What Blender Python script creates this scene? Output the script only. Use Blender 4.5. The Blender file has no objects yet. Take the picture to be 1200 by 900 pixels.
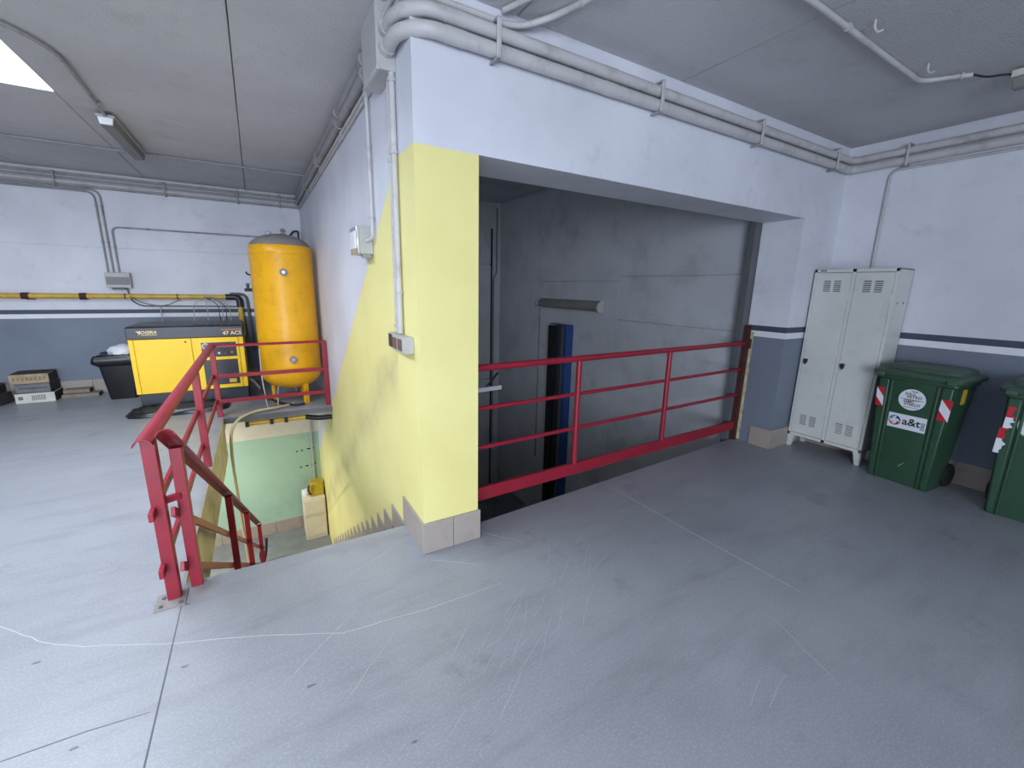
import bpy, bmesh, math, random
from mathutils import Vector, Matrix, Euler
random.seed(7)
scn = bpy.context.scene
COL = scn.collection
R = math.radians

# ---------------------------------------------------------------- camera, sky, light, exposure
def set_camera():
    f_px, pitch, yaw, roll = 497.19, R(12.74), R(30.82), R(1.208)
    fw = Vector((math.sin(yaw)*math.cos(pitch), math.cos(yaw)*math.cos(pitch), -math.sin(pitch)))
    r = Vector((math.cos(yaw), -math.sin(yaw), 0)); u = r.cross(fw)
    c, s = math.cos(roll), math.sin(roll)
    r2 = c*r + s*u; u2 = -s*r + c*u
    cd = bpy.data.cameras.new('camera'); cd.sensor_width = 36; cd.lens = f_px/1200*36
    cd.clip_start = .02
    co = bpy.data.objects.new('camera', cd); COL.objects.link(co)
    m = Matrix((r2, u2, -fw)).transposed().to_4x4(); m.translation = (0, 0, 1.56)
    co.matrix_world = m; scn.camera = co
set_camera()

world = bpy.data.worlds.new('world'); scn.world = world; world.use_nodes = True
bg = world.node_tree.nodes['Background']
bg.inputs[0].default_value = (.80, .89, 1.0, 1); bg.inputs[1].default_value = 2.0

def area(name, loc, rot, sx, sy, power, col):
    l = bpy.data.lights.new(name, 'AREA'); l.shape = 'RECTANGLE'; l.size = sx; l.size_y = sy
    l.energy = power; l.color = col
    o = bpy.data.objects.new(name, l); COL.objects.link(o); o.location = loc; o.rotation_euler = rot
    return o
# daylight: skylights over the left bay, open garage door behind the camera
area('daylight_skylight', (-1.76, 3.22, 3.20), (0, 0, 0), 1.15, 3.2, 205, (.93, .95, 1.0))
area('daylight_skylight_rear', (-1.76, -1.8, 3.20), (0, 0, 0), 1.15, 3.2, 150, (.93, .95, 1.0))
area('daylight_garage_door', (-2.4, -4.62, 1.5), (R(90), 0, 0), 4.2, 2.6, 400, (.80, .885, 1.0))

vs = scn.view_settings
vs.view_transform = 'Standard'; vs.look = 'None'; vs.gamma = 1.0; vs.exposure = 0.12
vs.use_curve_mapping = False

# ---------------------------------------------------------------- dimensions (metres)
X3, XP, XR, X2, XS = .724, 1.075, 4.38, 5.02, 4.40
Y1, YB1, Y4, YF = 2.19, 2.57, 7.95, 7.92
ZC, ZL, ZLOW, ZSC = 2.92, 2.236, -2.78, 3.2
XL, YBK = -6.0, -4.5
HX, HY0, HY1 = -.47, 2.55, 5.80           # stairwell hole

# ---------------------------------------------------------------- materials
def srgb(r, g, b):
    f = lambda c: (c/255/12.92) if c/255 <= .04045 else ((c/255+.055)/1.055)**2.4
    return (f(r), f(g), f(b), 1)
MATS = {}
class NT:
    def __init__(s, name):
        s.m = bpy.data.materials.new(name); s.m.use_nodes = True; s.t = s.m.node_tree
        s.p = s.t.nodes['Principled BSDF']
    def n(s, typ, **kw):
        nd = s.t.nodes.new(typ)
        for k, v in kw.items(): setattr(nd, k, v)
        return nd
    def l(s, a, b): s.t.links.new(a, b)
    def math(s, op, a, b=None, clamp=False):
        nd = s.n('ShaderNodeMath', operation=op); nd.use_clamp = clamp
        for i, v in enumerate((a, b)):
            if v is None: continue
            if isinstance(v, (int, float)): nd.inputs[i].default_value = v
            else: s.l(v, nd.inputs[i])
        return nd.outputs[0]
    def mix(s, fac, a, b, blend='MIX'):
        nd = s.n('ShaderNodeMix', data_type='RGBA', blend_type=blend)
        for i, v in ((0, fac), (6, a), (7, b)):
            if isinstance(v, (int, float)): nd.inputs[i].default_value = v
            elif isinstance(v, tuple): nd.inputs[i].default_value = v
            else: s.l(v, nd.inputs[i])
        return nd.outputs[2]
    def noise(s, scale, detail=4, rough=.55, vec=None):
        nd = s.n('ShaderNodeTexNoise'); nd.inputs['Scale'].default_value = scale
        nd.inputs['Detail'].default_value = detail; nd.inputs['Roughness'].default_value = rough
        s.l(vec if vec is not None else s.pos(), nd.inputs['Vector'])
        return nd.outputs['Fac']
    def pos(s):
        if not hasattr(s, '_p'): s._p = s.n('ShaderNodeNewGeometry').outputs['Position']
        return s._p
    def xyz(s):
        if not hasattr(s, '_x'):
            nd = s.n('ShaderNodeSeparateXYZ'); s.l(s.pos(), nd.inputs[0]); s._x = nd.outputs
        return s._x
    def ramp(s, fac, a, b):
        nd = s.n('ShaderNodeMapRange'); nd.inputs[1].default_value = a; nd.inputs[2].default_value = b
        s.l(fac, nd.inputs[0]); return nd.outputs[0]
    def bump(s, h, strength, dist=.01):
        nd = s.n('ShaderNodeBump'); nd.inputs['Strength'].default_value = strength
        nd.inputs['Distance'].default_value = dist
        s.l(h, nd.inputs['Height']); s.l(nd.outputs[0], s.p.inputs['Normal'])
    def col(s, c):
        if isinstance(c, tuple): s.p.inputs['Base Color'].default_value = c
        else: s.l(c, s.p.inputs['Base Color'])

def mat(name, c, rough=.5, metal=0., var=.12, scale=6., bump=0., bscale=60., dirt=None, dirt_amt=.0, dscale=3.):
    if name in MATS: return MATS[name]
    t = NT(name); t.p.inputs['Roughness'].default_value = rough; t.p.inputs['Metallic'].default_value = metal
    if var > 0:
        n = t.noise(scale)
        lo = tuple(x*(1-var) for x in c[:3])+(1,); hi = tuple(min(1, x*(1+var)) for x in c[:3])+(1,)
        out = t.mix(t.ramp(n, .3, .7), lo, hi)
        if dirt:
            d = t.ramp(t.noise(dscale, 6, .65), .52, .75)
            out = t.mix(t.math('MULTIPLY', d, dirt_amt), out, dirt)
        t.col(out)
    else: t.col(c)
    if bump: t.bump(t.noise(bscale, 3), bump)
    MATS[name] = t.m; return t.m

WHITE = srgb(214, 216, 226)
def wall_paint(name, zt, grime=.25):
    t = NT(name); t.p.inputs['Roughness'].default_value = .6
    z = t.xyz()[2]
    n = t.ramp(t.noise(1.3, 5), .35, .7)
    w = t.mix(n, srgb(220, 222, 231), srgb(203, 204, 214))
    blue = t.mix(n, srgb(120, 129, 144), srgb(106, 115, 131))
    dark = srgb(66, 74, 92)
    out = t.mix(t.math('LESS_THAN', z, zt), w, dark)
    out = t.mix(t.math('LESS_THAN', z, zt-.055), out, srgb(226, 228, 236))
    out = t.mix(t.math('LESS_THAN', z, zt-.112), out, blue)
    d = t.math('MULTIPLY', t.ramp(t.noise(5, 7, .7), .55, .8), grime)
    out = t.mix(d, out, srgb(110, 108, 112))
    t.col(out); t.bump(t.noise(45, 4), .25, .004)
    return t.m
M_WALL = wall_paint('wall_paint_striped', 1.241)
M_WALLB = wall_paint('wall_paint_striped_far', 1.157)

def stair_wall():
    t = NT('wall_paint_yellow'); t.p.inputs['Roughness'].default_value = .5
    x, y, z = t.xyz()
    n = t.ramp(t.noise(1.3, 5), .35, .7)
    w = t.mix(n, srgb(220, 222, 231), srgb(203, 204, 214))
    yel = t.mix(n, srgb(238, 229, 158), srgb(229, 218, 142))
    # hand marks and rubbed grime following the stair slope
    q = t.math('ADD', z, t.math('MULTIPLY', y, .66))
    wob = t.math('MULTIPLY', t.math('SUBTRACT', t.noise(1.6, 1.5), .5), .5)
    dq = t.math('ABSOLUTE', t.math('ADD', t.math('SUBTRACT', q, 2.82), wob))
    rub = t.math('SUBTRACT', 1., t.math('DIVIDE', dq, .26), clamp=True)
    rub = t.math('MULTIPLY', t.math('MULTIPLY', rub, t.math('GREATER_THAN', y, 2.6)), t.ramp(t.noise(2.5, 3), .25, .7))
    yel = t.mix(t.math('MULTIPLY', rub, .5), yel, srgb(140, 130, 110))
    sc = t.math('MULTIPLY', t.ramp(t.noise(14, 8, .75), .66, .8), .35)
    yel = t.mix(sc, yel, srgb(150, 140, 110))
    dg = t.math('SUBTRACT', 2.116+.6654*2.669, t.math('MULTIPLY', y, .6654))
    fac = t.math('MULTIPLY', t.math('LESS_THAN', z, ZL), t.math('LESS_THAN', z, dg))
    t.col(t.mix(fac, w, yel)); t.bump(t.noise(45, 4), .22, .004)
    return t.m
M_STAIRWALL = stair_wall()

def floor_mat():
    t = NT('floor_resin'); 
    big = t.ramp(t.noise(.9, 6, .6), .3, .7)
    c = t.mix(big, srgb(154, 157, 164), srgb(136, 139, 146))
    sp = t.ramp(t.noise(110, 3, .7), .48, .64)
    c = t.mix(t.math('MULTIPLY', sp, .3), c, srgb(182, 186, 195))
    st = t.ramp(t.noise(2.3, 8, .72), .58, .78)
    c = t.mix(t.math('MULTIPLY', st, .5), c, srgb(86, 88, 96))
    mp = t.n('ShaderNodeMapping'); mp.inputs['Rotation'].default_value = (0, 0, R(33)); mp.inputs['Scale'].default_value = (2.2, 38, 1)
    t.l(t.pos(), mp.inputs[0])
    scr = t.ramp(t.noise(1.0, 5, .7, mp.outputs[0]), .66, .76)
    msk = t.ramp(t.noise(1.1, 3), .5, .62)
    c = t.mix(t.math('MULTIPLY', t.math('MULTIPLY', scr, msk), .5), c, srgb(200, 202, 208))
    mp2 = t.n('ShaderNodeMapping'); mp2.inputs['Rotation'].default_value = (0, 0, R(-20)); mp2.inputs['Scale'].default_value = (1.2, 5.5, 1)
    t.l(t.pos(), mp2.inputs[0])
    sm = t.ramp(t.noise(1.0, 7, .68, mp2.outputs[0]), .5, .74)
    c = t.mix(t.math('MULTIPLY', sm, .3), c, srgb(94, 94, 98))
    t.col(c)
    t.l(t.math('ADD', t.math('MULTIPLY', st, .15), .38), t.p.inputs['Roughness'])
    t.bump(t.noise(230, 2), .12, .002)
    return t.m
M_FLOOR = floor_mat()
def ceil_mat():
    t = NT('ceiling_plaster'); t.p.inputs['Roughness'].default_value = .9
    n = t.ramp(t.noise(.8, 5), .3, .7)
    c = t.mix(n, srgb(206, 205, 208), srgb(190, 189, 193))
    t.col(t.mix(t.math('MULTIPLY', t.ramp(t.noise(3, 7, .7), .55, .8), .3), c, srgb(110, 108, 110)))
    t.bump(t.noise(85, 3, .7), .8, .012)
    return t.m
M_CEIL = ceil_mat()
M_SHAFT = mat('shaft_concrete', srgb(188, 190, 198), .7, var=.08, scale=1.2, bump=.2, bscale=30, dirt=srgb(120, 120, 126), dirt_amt=.4, dscale=2.2)
M_SHAFTD = mat('shaft_steel', srgb(96, 98, 104), .6, var=.15, scale=2, dirt=srgb(70, 62, 56), dirt_amt=.4)
M_TILE = mat('skirting_tile', srgb(162, 152, 144), .5, var=.1, scale=9, dirt=srgb(110, 104, 98), dirt_amt=.35, dscale=9)
M_GREEN = mat('green_wall_paint', srgb(158, 190, 174), .6, var=.06, scale=1.1, dirt=srgb(110, 140, 125), dirt_amt=.35, dscale=1.6)
M_LOWWHITE = mat('low_wall_white', srgb(206, 200, 188), .7, var=.06, dirt=srgb(150, 140, 124), dirt_amt=.4)
M_LOWFLOOR = mat('low_floor_concrete', srgb(118, 122, 128), .4, var=.2, scale=2.5, dirt=srgb(80, 78, 70), dirt_amt=.6, dscale=2)
M_SLABEDGE = mat('slab_edge', srgb(214, 205, 176), .75, var=.14, scale=4, bump=.3, bscale=20, dirt=srgb(136, 124, 88), dirt_amt=.6, dscale=5)
M_CONC = mat('raw_concrete', srgb(120, 118, 114), .8, var=.15, scale=3, bump=.3)
M_RED = mat('red_paint', srgb(146, 28, 48), .38, var=.1, scale=5, dirt=srgb(120, 40, 50), dirt_amt=.6, dscale=16)
M_RUST = mat('rust_dark', srgb(70, 32, 28), .7, var=.25, scale=12, dirt=srgb(38, 26, 22), dirt_amt=.8, dscale=20)
M_FOAM = mat('old_foam', srgb(196, 186, 150), .9, var=.3, scale=25, bump=.6, bscale=70, dirt=srgb(120, 80, 40), dirt_amt=.6, dscale=25)
M_PIPE = mat('grey_pvc', srgb(188, 186, 187), .45, var=.06, scale=5, dirt=srgb(112, 106, 102), dirt_amt=.5, dscale=8)
M_PIPED = mat('grey_pvc_dusty', srgb(150, 148, 151), .55, var=.1, scale=5, dirt=srgb(80, 76, 76), dirt_amt=.6, dscale=8)
M_BOXG = mat('grey_plastic', srgb(176, 176, 176), .45, var=.05, dirt=srgb(120, 112, 108), dirt_amt=.3, dscale=12)
M_DARKP = mat('dark_plastic', srgb(42, 44, 48), .4, var=.1)
M_BROWN = mat('socket_brown', srgb(110, 86, 74), .5, var=.2, scale=30)
M_CHROME = mat('lens_chrome', srgb(210, 212, 216), .18, .85, var=.03)
M_LENS = mat('white_lens', srgb(228, 230, 232), .2, var=.03)
M_LAMPG = mat('lamp_body', srgb(128, 126, 124), .5, var=.12, scale=6, dirt=srgb(84, 78, 72), dirt_amt=.5)
M_BLACK = mat('black_enamel', srgb(40, 43, 52), .35, var=.1, scale=3)
M_BLACKB = mat('black_bag', srgb(22, 23, 27), .32, var=.2, scale=9)
M_YEL = mat('compressor_yellow', srgb(250, 205, 26), .4, var=.03, scale=3)
M_YELT = mat('tank_yellow', srgb(240, 176, 22), .33, var=.06, scale=3, dirt=srgb(160, 110, 30), dirt_amt=.35, dscale=9)
M_YELP = mat('pipe_yellow', srgb(206, 168, 66), .45, var=.1, dirt=srgb(130, 104, 48), dirt_amt=.5, dscale=14)
M_DUST = mat('dust_grey', srgb(140, 134, 132), .9, var=.1)
M_STEEL = mat('steel', srgb(170, 170, 172), .35, .8, var=.08)
M_CREAM = mat('gold_print', srgb(236, 210, 150), .5, var=0)
M_LOCK = mat('locker_grey', srgb(208, 210, 206), .42, var=.04, scale=3, dirt=srgb(150, 148, 142), dirt_amt=.25, dscale=6)
M_GAP = mat('dark_gap', srgb(28, 28, 30), .8, var=0)
M_BIN = mat('bin_green', srgb(44, 76, 56), .42, var=.08, scale=7, bump=.08, bscale=120)
M_BINL = mat('bin_lid_green', srgb(56, 82, 66), .45, var=.08, scale=7, dirt=srgb(88, 96, 88), dirt_amt=.4)
M_RUB = mat('rubber', srgb(26, 26, 27), .7, var=.1)
M_STICK = mat('sticker_white', srgb(226, 228, 236), .4, var=.02)
M_INK = mat('ink', srgb(30, 36, 48), .5, var=0)
M_TRED = mat('tape_red', srgb(190, 34, 50), .4, var=.05)
M_TYEL = mat('tape_yellow', srgb(208, 168, 56), .5, var=.1)
M_LBLUE = mat('logo_blue', srgb(52, 130, 190), .4, var=0)
M_LORANGE = mat('logo_orange', srgb(212, 118, 64), .4, var=0)
M_LBROWN = mat('logo_brown', srgb(130, 72, 48), .4, var=0)
M_LNAVY = mat('logo_navy', srgb(30, 66, 110), .4, var=0)
M_BLUEP = mat('blue_paint', srgb(34, 70, 128), .45, var=.1)
M_CARD = mat('cardboard', srgb(170, 148, 118), .85, var=.2, scale=18)
M_CARDW = mat('box_white', srgb(206, 202, 192), .7, var=.08, scale=14)
M_CARDG = mat('box_grey', srgb(112, 112, 118), .7, var=.15, scale=14)
M_CARDD = mat('box_dark_side', srgb(54, 50, 50), .8, var=.25, scale=14)
M_PLANK = mat('plank_wood', srgb(134, 124, 112), .8, var=.18, scale=14)
M_BAGW = mat('white_bag', srgb(220, 222, 228), .35, var=.05)
M_HOSE = mat('hose_beige', srgb(196, 184, 150), .5, var=.08)
M_CABLE = mat('cable_grey', srgb(92, 92, 96), .5, var=.08)
M_CABLEB = mat('cable_black', srgb(34, 34, 38), .5, var=.08)
M_CAB = mat('cabinet_cream', srgb(216, 208, 190), .5, var=.05)
M_BRASS = mat('dirty_yellow_case', srgb(178, 152, 40), .5, var=.2, scale=9)
M_SCR = mat('scratch_pale', srgb(178, 181, 188), .6, var=.05)
M_JNT = mat('joint_dark', srgb(98, 101, 110), .8, var=.1)
M_STN = mat('stain_dark', srgb(110, 111, 116), .6, var=.2, scale=20)
def pane_mat():
    t = NT('skylight_sheet')
    tr = t.n('ShaderNodeBsdfTransparent'); tr.inputs[0].default_value = (.93, .96, .98, 1)
    mx = t.n('ShaderNodeMixShader'); mx.inputs[0].default_value = .12
    t.l(tr.outputs[0], mx.inputs[1]); t.l(t.p.outputs[0], mx.inputs[2])
    t.p.inputs['Roughness'].default_value = .3
    t.l(mx.outputs[0], t.t.nodes['Material Output'].inputs['Surface'])
    return t.m
M_PANE = pane_mat()

# ---------------------------------------------------------------- mesh helpers
class MB:
    def __init__(s): s.v = []; s.f = []
    def add(s, vs_, fs):
        o = len(s.v); s.v += [tuple(v) for v in vs_]; s.f += [tuple(i+o for i in f) for f in fs]; return s
    def box(s, a, b):
        (x0, y0, z0), (x1, y1, z1) = a, b
        return s.add([(x0,y0,z0),(x1,y0,z0),(x1,y1,z0),(x0,y1,z0),(x0,y0,z1),(x1,y0,z1),(x1,y1,z1),(x0,y1,z1)],
                     [(0,3,2,1),(4,5,6,7),(0,1,5,4),(1,2,6,5),(2,3,7,6),(3,0,4,7)])
    def hexa(s, bottom, top):
        return s.add(list(bottom)+list(top), [(0,3,2,1),(4,5,6,7),(0,1,5,4),(1,2,6,5),(2,3,7,6),(3,0,4,7)])
    def bar(s, p, q, w, h, up=(0,0,1)):
        p, q = Vector(p), Vector(q); d = (q-p).normalized(); up = Vector(up)
        r = d.cross(up)
        if r.length < 1e-4: r = d.cross(Vector((1,0,0)))
        r.normalize(); u = r.cross(d)
        c = lambda o, a, b: o + r*a*w/2 + u*b*h/2
        return s.hexa([c(p,-1,-1),c(p,1,-1),c(q,1,-1),c(q,-1,-1)], [c(p,-1,1),c(p,1,1),c(q,1,1),c(q,-1,1)])
    def prism(s, prof, p, q, up=(0,0,1)):
        """extrude 2D profile (r,u) from p to q"""
        p, q = Vector(p), Vector(q); d = (q-p).normalized(); r = d.cross(Vector(up)).normalized(); u = r.cross(d)
        n = len(prof); vs_ = [o + r*a + u*b for o in (p, q) for a, b in prof]
        fs = [(i, (i+1) % n, (i+1) % n+n, i+n) for i in range(n)] + [tuple(range(n))[::-1], tuple(range(n, 2*n))]
        return s.add(vs_, fs)
    def tube(s, pts, r, n=10, cap=True):
        pts = [Vector(p) for p in pts]; rs = r if isinstance(r, (list, tuple)) else [r]*len(pts)
        d0 = (pts[1]-pts[0]).normalized(); a = Vector((0,0,1)) if abs(d0.z) < .9 else Vector((1,0,0))
        u = d0.cross(a).normalized(); vs_ = []; m = len(pts)
        for i, p in enumerate(pts):
            d = ((pts[min(i+1,m-1)]-p).normalized() + (p-pts[max(i-1,0)]).normalized()).normalized()
            u = (u - d*u.dot(d)).normalized(); w = d.cross(u)
            for k in range(n):
                t = 2*math.pi*k/n; vs_.append(p + (u*math.cos(t)+w*math.sin(t))*rs[i])
        fs = [(i*n+k, i*n+(k+1) % n, (i+1)*n+(k+1) % n, (i+1)*n+k) for i in range(m-1) for k in range(n)]
        if cap: fs += [tuple(range(n))[::-1], tuple(range((m-1)*n, m*n))]
        return s.add(vs_, fs)
    def cyl(s, p, q, r, n=16): return s.tube([p, q], r, n)
    def lathe(s, c, prof, n=32, axis=None):
        """prof (r,z) list around vertical axis at c, or given axis matrix"""
        M = axis or Matrix.Identity(3); c = Vector(c); vs_ = []
        for r, z in prof:
            for k in range(n):
                t = 2*math.pi*k/n; vs_.append(c + M @ Vector((r*math.cos(t), r*math.sin(t), z)))
        m = len(prof)
        fs = [(i*n+k, i*n+(k+1) % n, (i+1)*n+(k+1) % n, (i+1)*n+k) for i in range(m-1) for k in range(n)]
        fs += [tuple(range(n))[::-1], tuple(range((m-1)*n, m*n))]
        return s.add(vs_, fs)
    def loft(s, rings):
        n = len(rings[0]); vs_ = [p for r in rings for p in r]; m = len(rings)
        fs = [(i*n+k, i*n+(k+1) % n, (i+1)*n+(k+1) % n, (i+1)*n+k) for i in range(m-1) for k in range(n)]
        fs += [tuple(range(n))[::-1], tuple(range((m-1)*n, m*n))]
        return s.add(vs_, fs)
    def build(s, name, m, parent=None, bevel=0, smooth=True, segs=2, M=None):
        me = bpy.data.meshes.new(name)
        me.from_pydata([(M @ Vector(v)) if M else v for v in s.v], [], s.f)
        b = bmesh.new(); b.from_mesh(me); bmesh.ops.recalc_face_normals(b, faces=b.faces); b.to_mesh(me); b.free()
        me.materials.append(m)
        if smooth:
            me.shade_smooth(); me.set_sharp_from_angle(angle=R(38))
        o = bpy.data.objects.new(name, me); COL.objects.link(o)
        if parent: o.parent = parent
        if bevel:
            md = o.modifiers.new('bevel', 'BEVEL'); md.width = bevel; md.segments = segs; md.limit_method = 'ANGLE'
            md.harden_normals = False
        return o
def tag(o, label=None, cat=None, group=None, kind=None):
    if label: o['label'] = label
    if cat: o['category'] = cat
    if group: o['group'] = group
    if kind: o['kind'] = kind
    return o
def thing(name, loc, label, cat, group=None, rz=0):
    o = bpy.data.objects.new(name, None); COL.objects.link(o); o.location = loc; o.rotation_euler = (0, 0, rz)
    o.empty_display_size = .1
    bpy.context.view_layer.update()
    return tag(o, label, cat, group)
class Part:
    """build world-space parts under an Empty (unrotated)"""
    def __init__(s, root): s.r = root; s.M = Matrix.Translation(-Vector(root.location))
    def __call__(s, mb, name, m, bevel=0, parent=None, **k):
        return mb.build(name, m, parent or s.r, bevel, M=s.M, **k)
def structure(mb, name, m, **k): return tag(mb.build(name, m, **k), kind='structure')
def arc(c, a, b, n=8):
    """quarter bend: from c+a to c+b (a,b offsets), bulging away from c"""
    c, a, b = Vector(c), Vector(a), Vector(b)
    return [c + a*math.cos(t) + b*math.sin(t) for t in [math.pi/2*i/n for i in range(n+1)]]
def bend(pts, r, n=6):
    """polyline with rounded corners"""
    pts = [Vector(p) for p in pts]; out = [pts[0]]
    for i in range(1, len(pts)-1):
        p, a, b = pts[i], pts[i-1], pts[i+1]
        da, db = (a-p), (b-p); rr = min(r, da.length*.49, db.length*.49)
        A, B = p+da.normalized()*rr, p+db.normalized()*rr
        for k in range(n+1):
            t = k/n; out.append(A*(1-t)**2 + p*2*t*(1-t) + B*t*t)
    out.append(pts[-1]); return out
def copy_tree(o, parent=None):
    c = o.copy(); COL.objects.link(c); c.parent = parent
    for ch in list(o.children): copy_tree(ch, c)
    return c
def text_mb(txt, size, M, shear=0., bold=0.):
    cu = bpy.data.curves.new('t', 'FONT'); cu.body = txt; cu.size = size; cu.align_x = 'CENTER'; cu.align_y = 'CENTER'
    cu.shear = shear; cu.offset = bold; cu.extrude = .0004; cu.resolution_u = 3
    o = bpy.data.objects.new('t', cu); COL.objects.link(o)
    dg = bpy.context.evaluated_depsgraph_get(); me = o.evaluated_get(dg).to_mesh()
    mb = MB(); mb.add([M @ v.co for v in me.vertices], [tuple(p.vertices) for p in me.polygons])
    o.evaluated_get(dg).to_mesh_clear(); bpy.data.objects.remove(o); bpy.data.curves.remove(cu)
    return mb

# ================================================================= SETTING
# ---- floor (upper level) with the stairwell hole and the lift pit left open
T = -.16
SX0, SY0, SX1, SY1 = XP, 2.335, XR, 2.555         # pit edge (slightly skewed)
fl = MB()
fl.box((XL, YBK, T), (HX, Y4, 0)).box((HX, YBK, T), (X3, HY0, 0)).box((HX, HY1, -.07), (X3, Y4, 0))
fl.box((X3, YBK, T), (X2, Y1, 0))
fl.hexa([(XP,Y1,T),(XR,Y1,T),(SX1,SY1,T),(SX0,SY0,T)], [(XP,Y1,0),(XR,Y1,0),(SX1,SY1,0),(SX0,SY0,0)])
floor = structure(fl, 'floor', M_FLOOR, smooth=False)

def strip(pts, w, name, m, z=.0008):
    mb = MB(); n = len(pts)
    for i in range(n-1):
        p, q = Vector(pts[i]+(0,)), Vector(pts[i+1]+(0,)); d = (q-p).normalized(); s_ = Vector((-d.y, d.x, 0))
        w0 = w*(.5 if i == 0 else 1); w1 = w*(.5 if i == n-2 else 1); Z = Vector((0,0,z)); Z0 = Vector((0,0,.0001))
        mb.hexa([p-s_*w0/2+Z0, p+s_*w0/2+Z0, q+s_*w1/2+Z0, q-s_*w1/2+Z0], [p-s_*w0/2+Z, p+s_*w0/2+Z, q+s_*w1/2+Z, q-s_*w1/2+Z])
    return mb.build(name, m, floor, smooth=False)
strip([(-.461, 2.47), (-.462, 1.9), (-.468, .2), (-.47, -3)], .006, 'floor_joint', M_JNT)
strip([(-1.4, 1.87), (-.873, 1.782), (-.66, 1.775), (-.486, 1.755)], .004, 'floor_crack', M_JNT)
strip([(2.329, 2.44), (2.35, 1.38), (2.37, .9)], .004, 'floor_joint', M_SCR)
def scratch(pts, w=.0035):
    P = []
    for i in range(len(pts)-1):
        a, b = pts[i], pts[i+1]
        for k in range(4):
            t = k/4; P.append((a[0]+(b[0]-a[0])*t+random.uniform(-.004,.004), a[1]+(b[1]-a[1])*t+random.uniform(-.004,.004)))
    P.append(pts[-1]); strip(P, w, 'floor_scratch', M_SCR)
scratch([(-1.3, 2.75), (-1.074, 2.52), (-.93, 2.36), (-.786, 2.266), (-.5, 2.12), (-.146, 1.971), (.19, 1.80), (.6, 1.75), (1.0, 1.74)])
for i in range(46):
    t = random.random(); cx = .55+1.05*t+random.gauss(0, .10); cy = 1.12+.62*t+random.gauss(0, .10)
    a = R(33)+random.gauss(0, .25); L = random.uniform(.05, .28)
    scratch([(cx, cy), (cx+L*math.cos(a), cy+L*math.sin(a))], random.uniform(.0010, .0024))
for (px_, py_, a, L) in [(1.55,.62,.2,.22),(1.5,.66,.3,.16),(-.1,1.6,.7,.5),(.12,1.42,.75,.4),(1.3,2.0,2.2,.5),(.95,1.95,2.5,.3),(.3,2.2,.5,.3),(1.9,.5,1.2,.4)]:
    scratch([(px_, py_), (px_+L*math.cos(a), py_+L*math.sin(a))], .0022)
for (sx, sy, r_) in [(-.56,2.42,.012),(-.44,2.36,.01),(-.93,2.25,.012),(-.40,1.93,.012),(.04,1.58,.014),(.33,1.17,.009),(-.68,1.72,.012)]:
    r_ *= .7; mb = MB(); n = 12; ring = [(sx+r_*(1+random.uniform(-.35,.35))*math.cos(2*math.pi*k/n)*1.7, sy+r_*(1+random.uniform(-.35,.35))*math.sin(2*math.pi*k/n)*.7) for k in range(n)]
    mb.loft([[(x,y,.0001) for x,y in ring], [(x,y,.0007) for x,y in ring]]).build('floor_stain', M_STN if r_ < .03 else M_JNT, floor, smooth=False)
# steel angle along the pit edge
structure(MB().bar((SX0,SY0,-.03),(SX1,SY1,-.03),.02,.055), 'trim_pit_edge', M_SHAFTD, bevel=.003)

# ---- stair flank wall with the yellow pillar (one solid wall)
structure(MB().box((X3, Y1, ZLOW), (XP, Y4+.2, ZC+.04)), 'wall_stair', M_STAIRWALL)
# ---- lift wall: lintel and right jamb
lw = structure(MB().box((XP, Y1, ZL), (X2+.1, YB1, ZC+.04)), 'wall_lift', M_WALL)
MB().box((XR, Y1, T), (X2+.1, YB1, ZL)).build('jamb', M_WALL, lw)
wr = structure(MB().box((X2, YBK, T), (X2+.2, Y1, ZC+.04)), 'wall_right', M_WALL)
wb = structure(MB().box((XL, Y4+.012, T), (X3, Y4+.2, ZC+.04)), 'wall_back', M_WALLB)
MB().box((XL, Y4, 0), (X3, Y4+.012, 1.974)).build('panel', M_WALLB, wb, bevel=.003)
MB().box((XL, Y4, 1.986), (X3, Y4+.012, ZC)).build('panel', M_WALLB, wb, bevel=.003)
# left wall, rear wall with the open garage door
structure(MB().box((XL-.2, YBK, T), (XL, Y4+.2, ZC+.04)), 'wall_left', M_WALL)
structure(MB().box((XL-.2, YBK-.2, T), (-4.6, YBK, ZC+.04)).box((-.2, YBK-.2, T), (X2+.2, YBK, ZC+.04)).box((-4.6, YBK-.2, 2.75), (-.2, YBK, ZC+.04)), 'wall_front', M_WALL)
structure(MB().box((-30, -30, -.2), (30, YBK-.2, -.16)), 'trim_yard', M_CONC)

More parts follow.
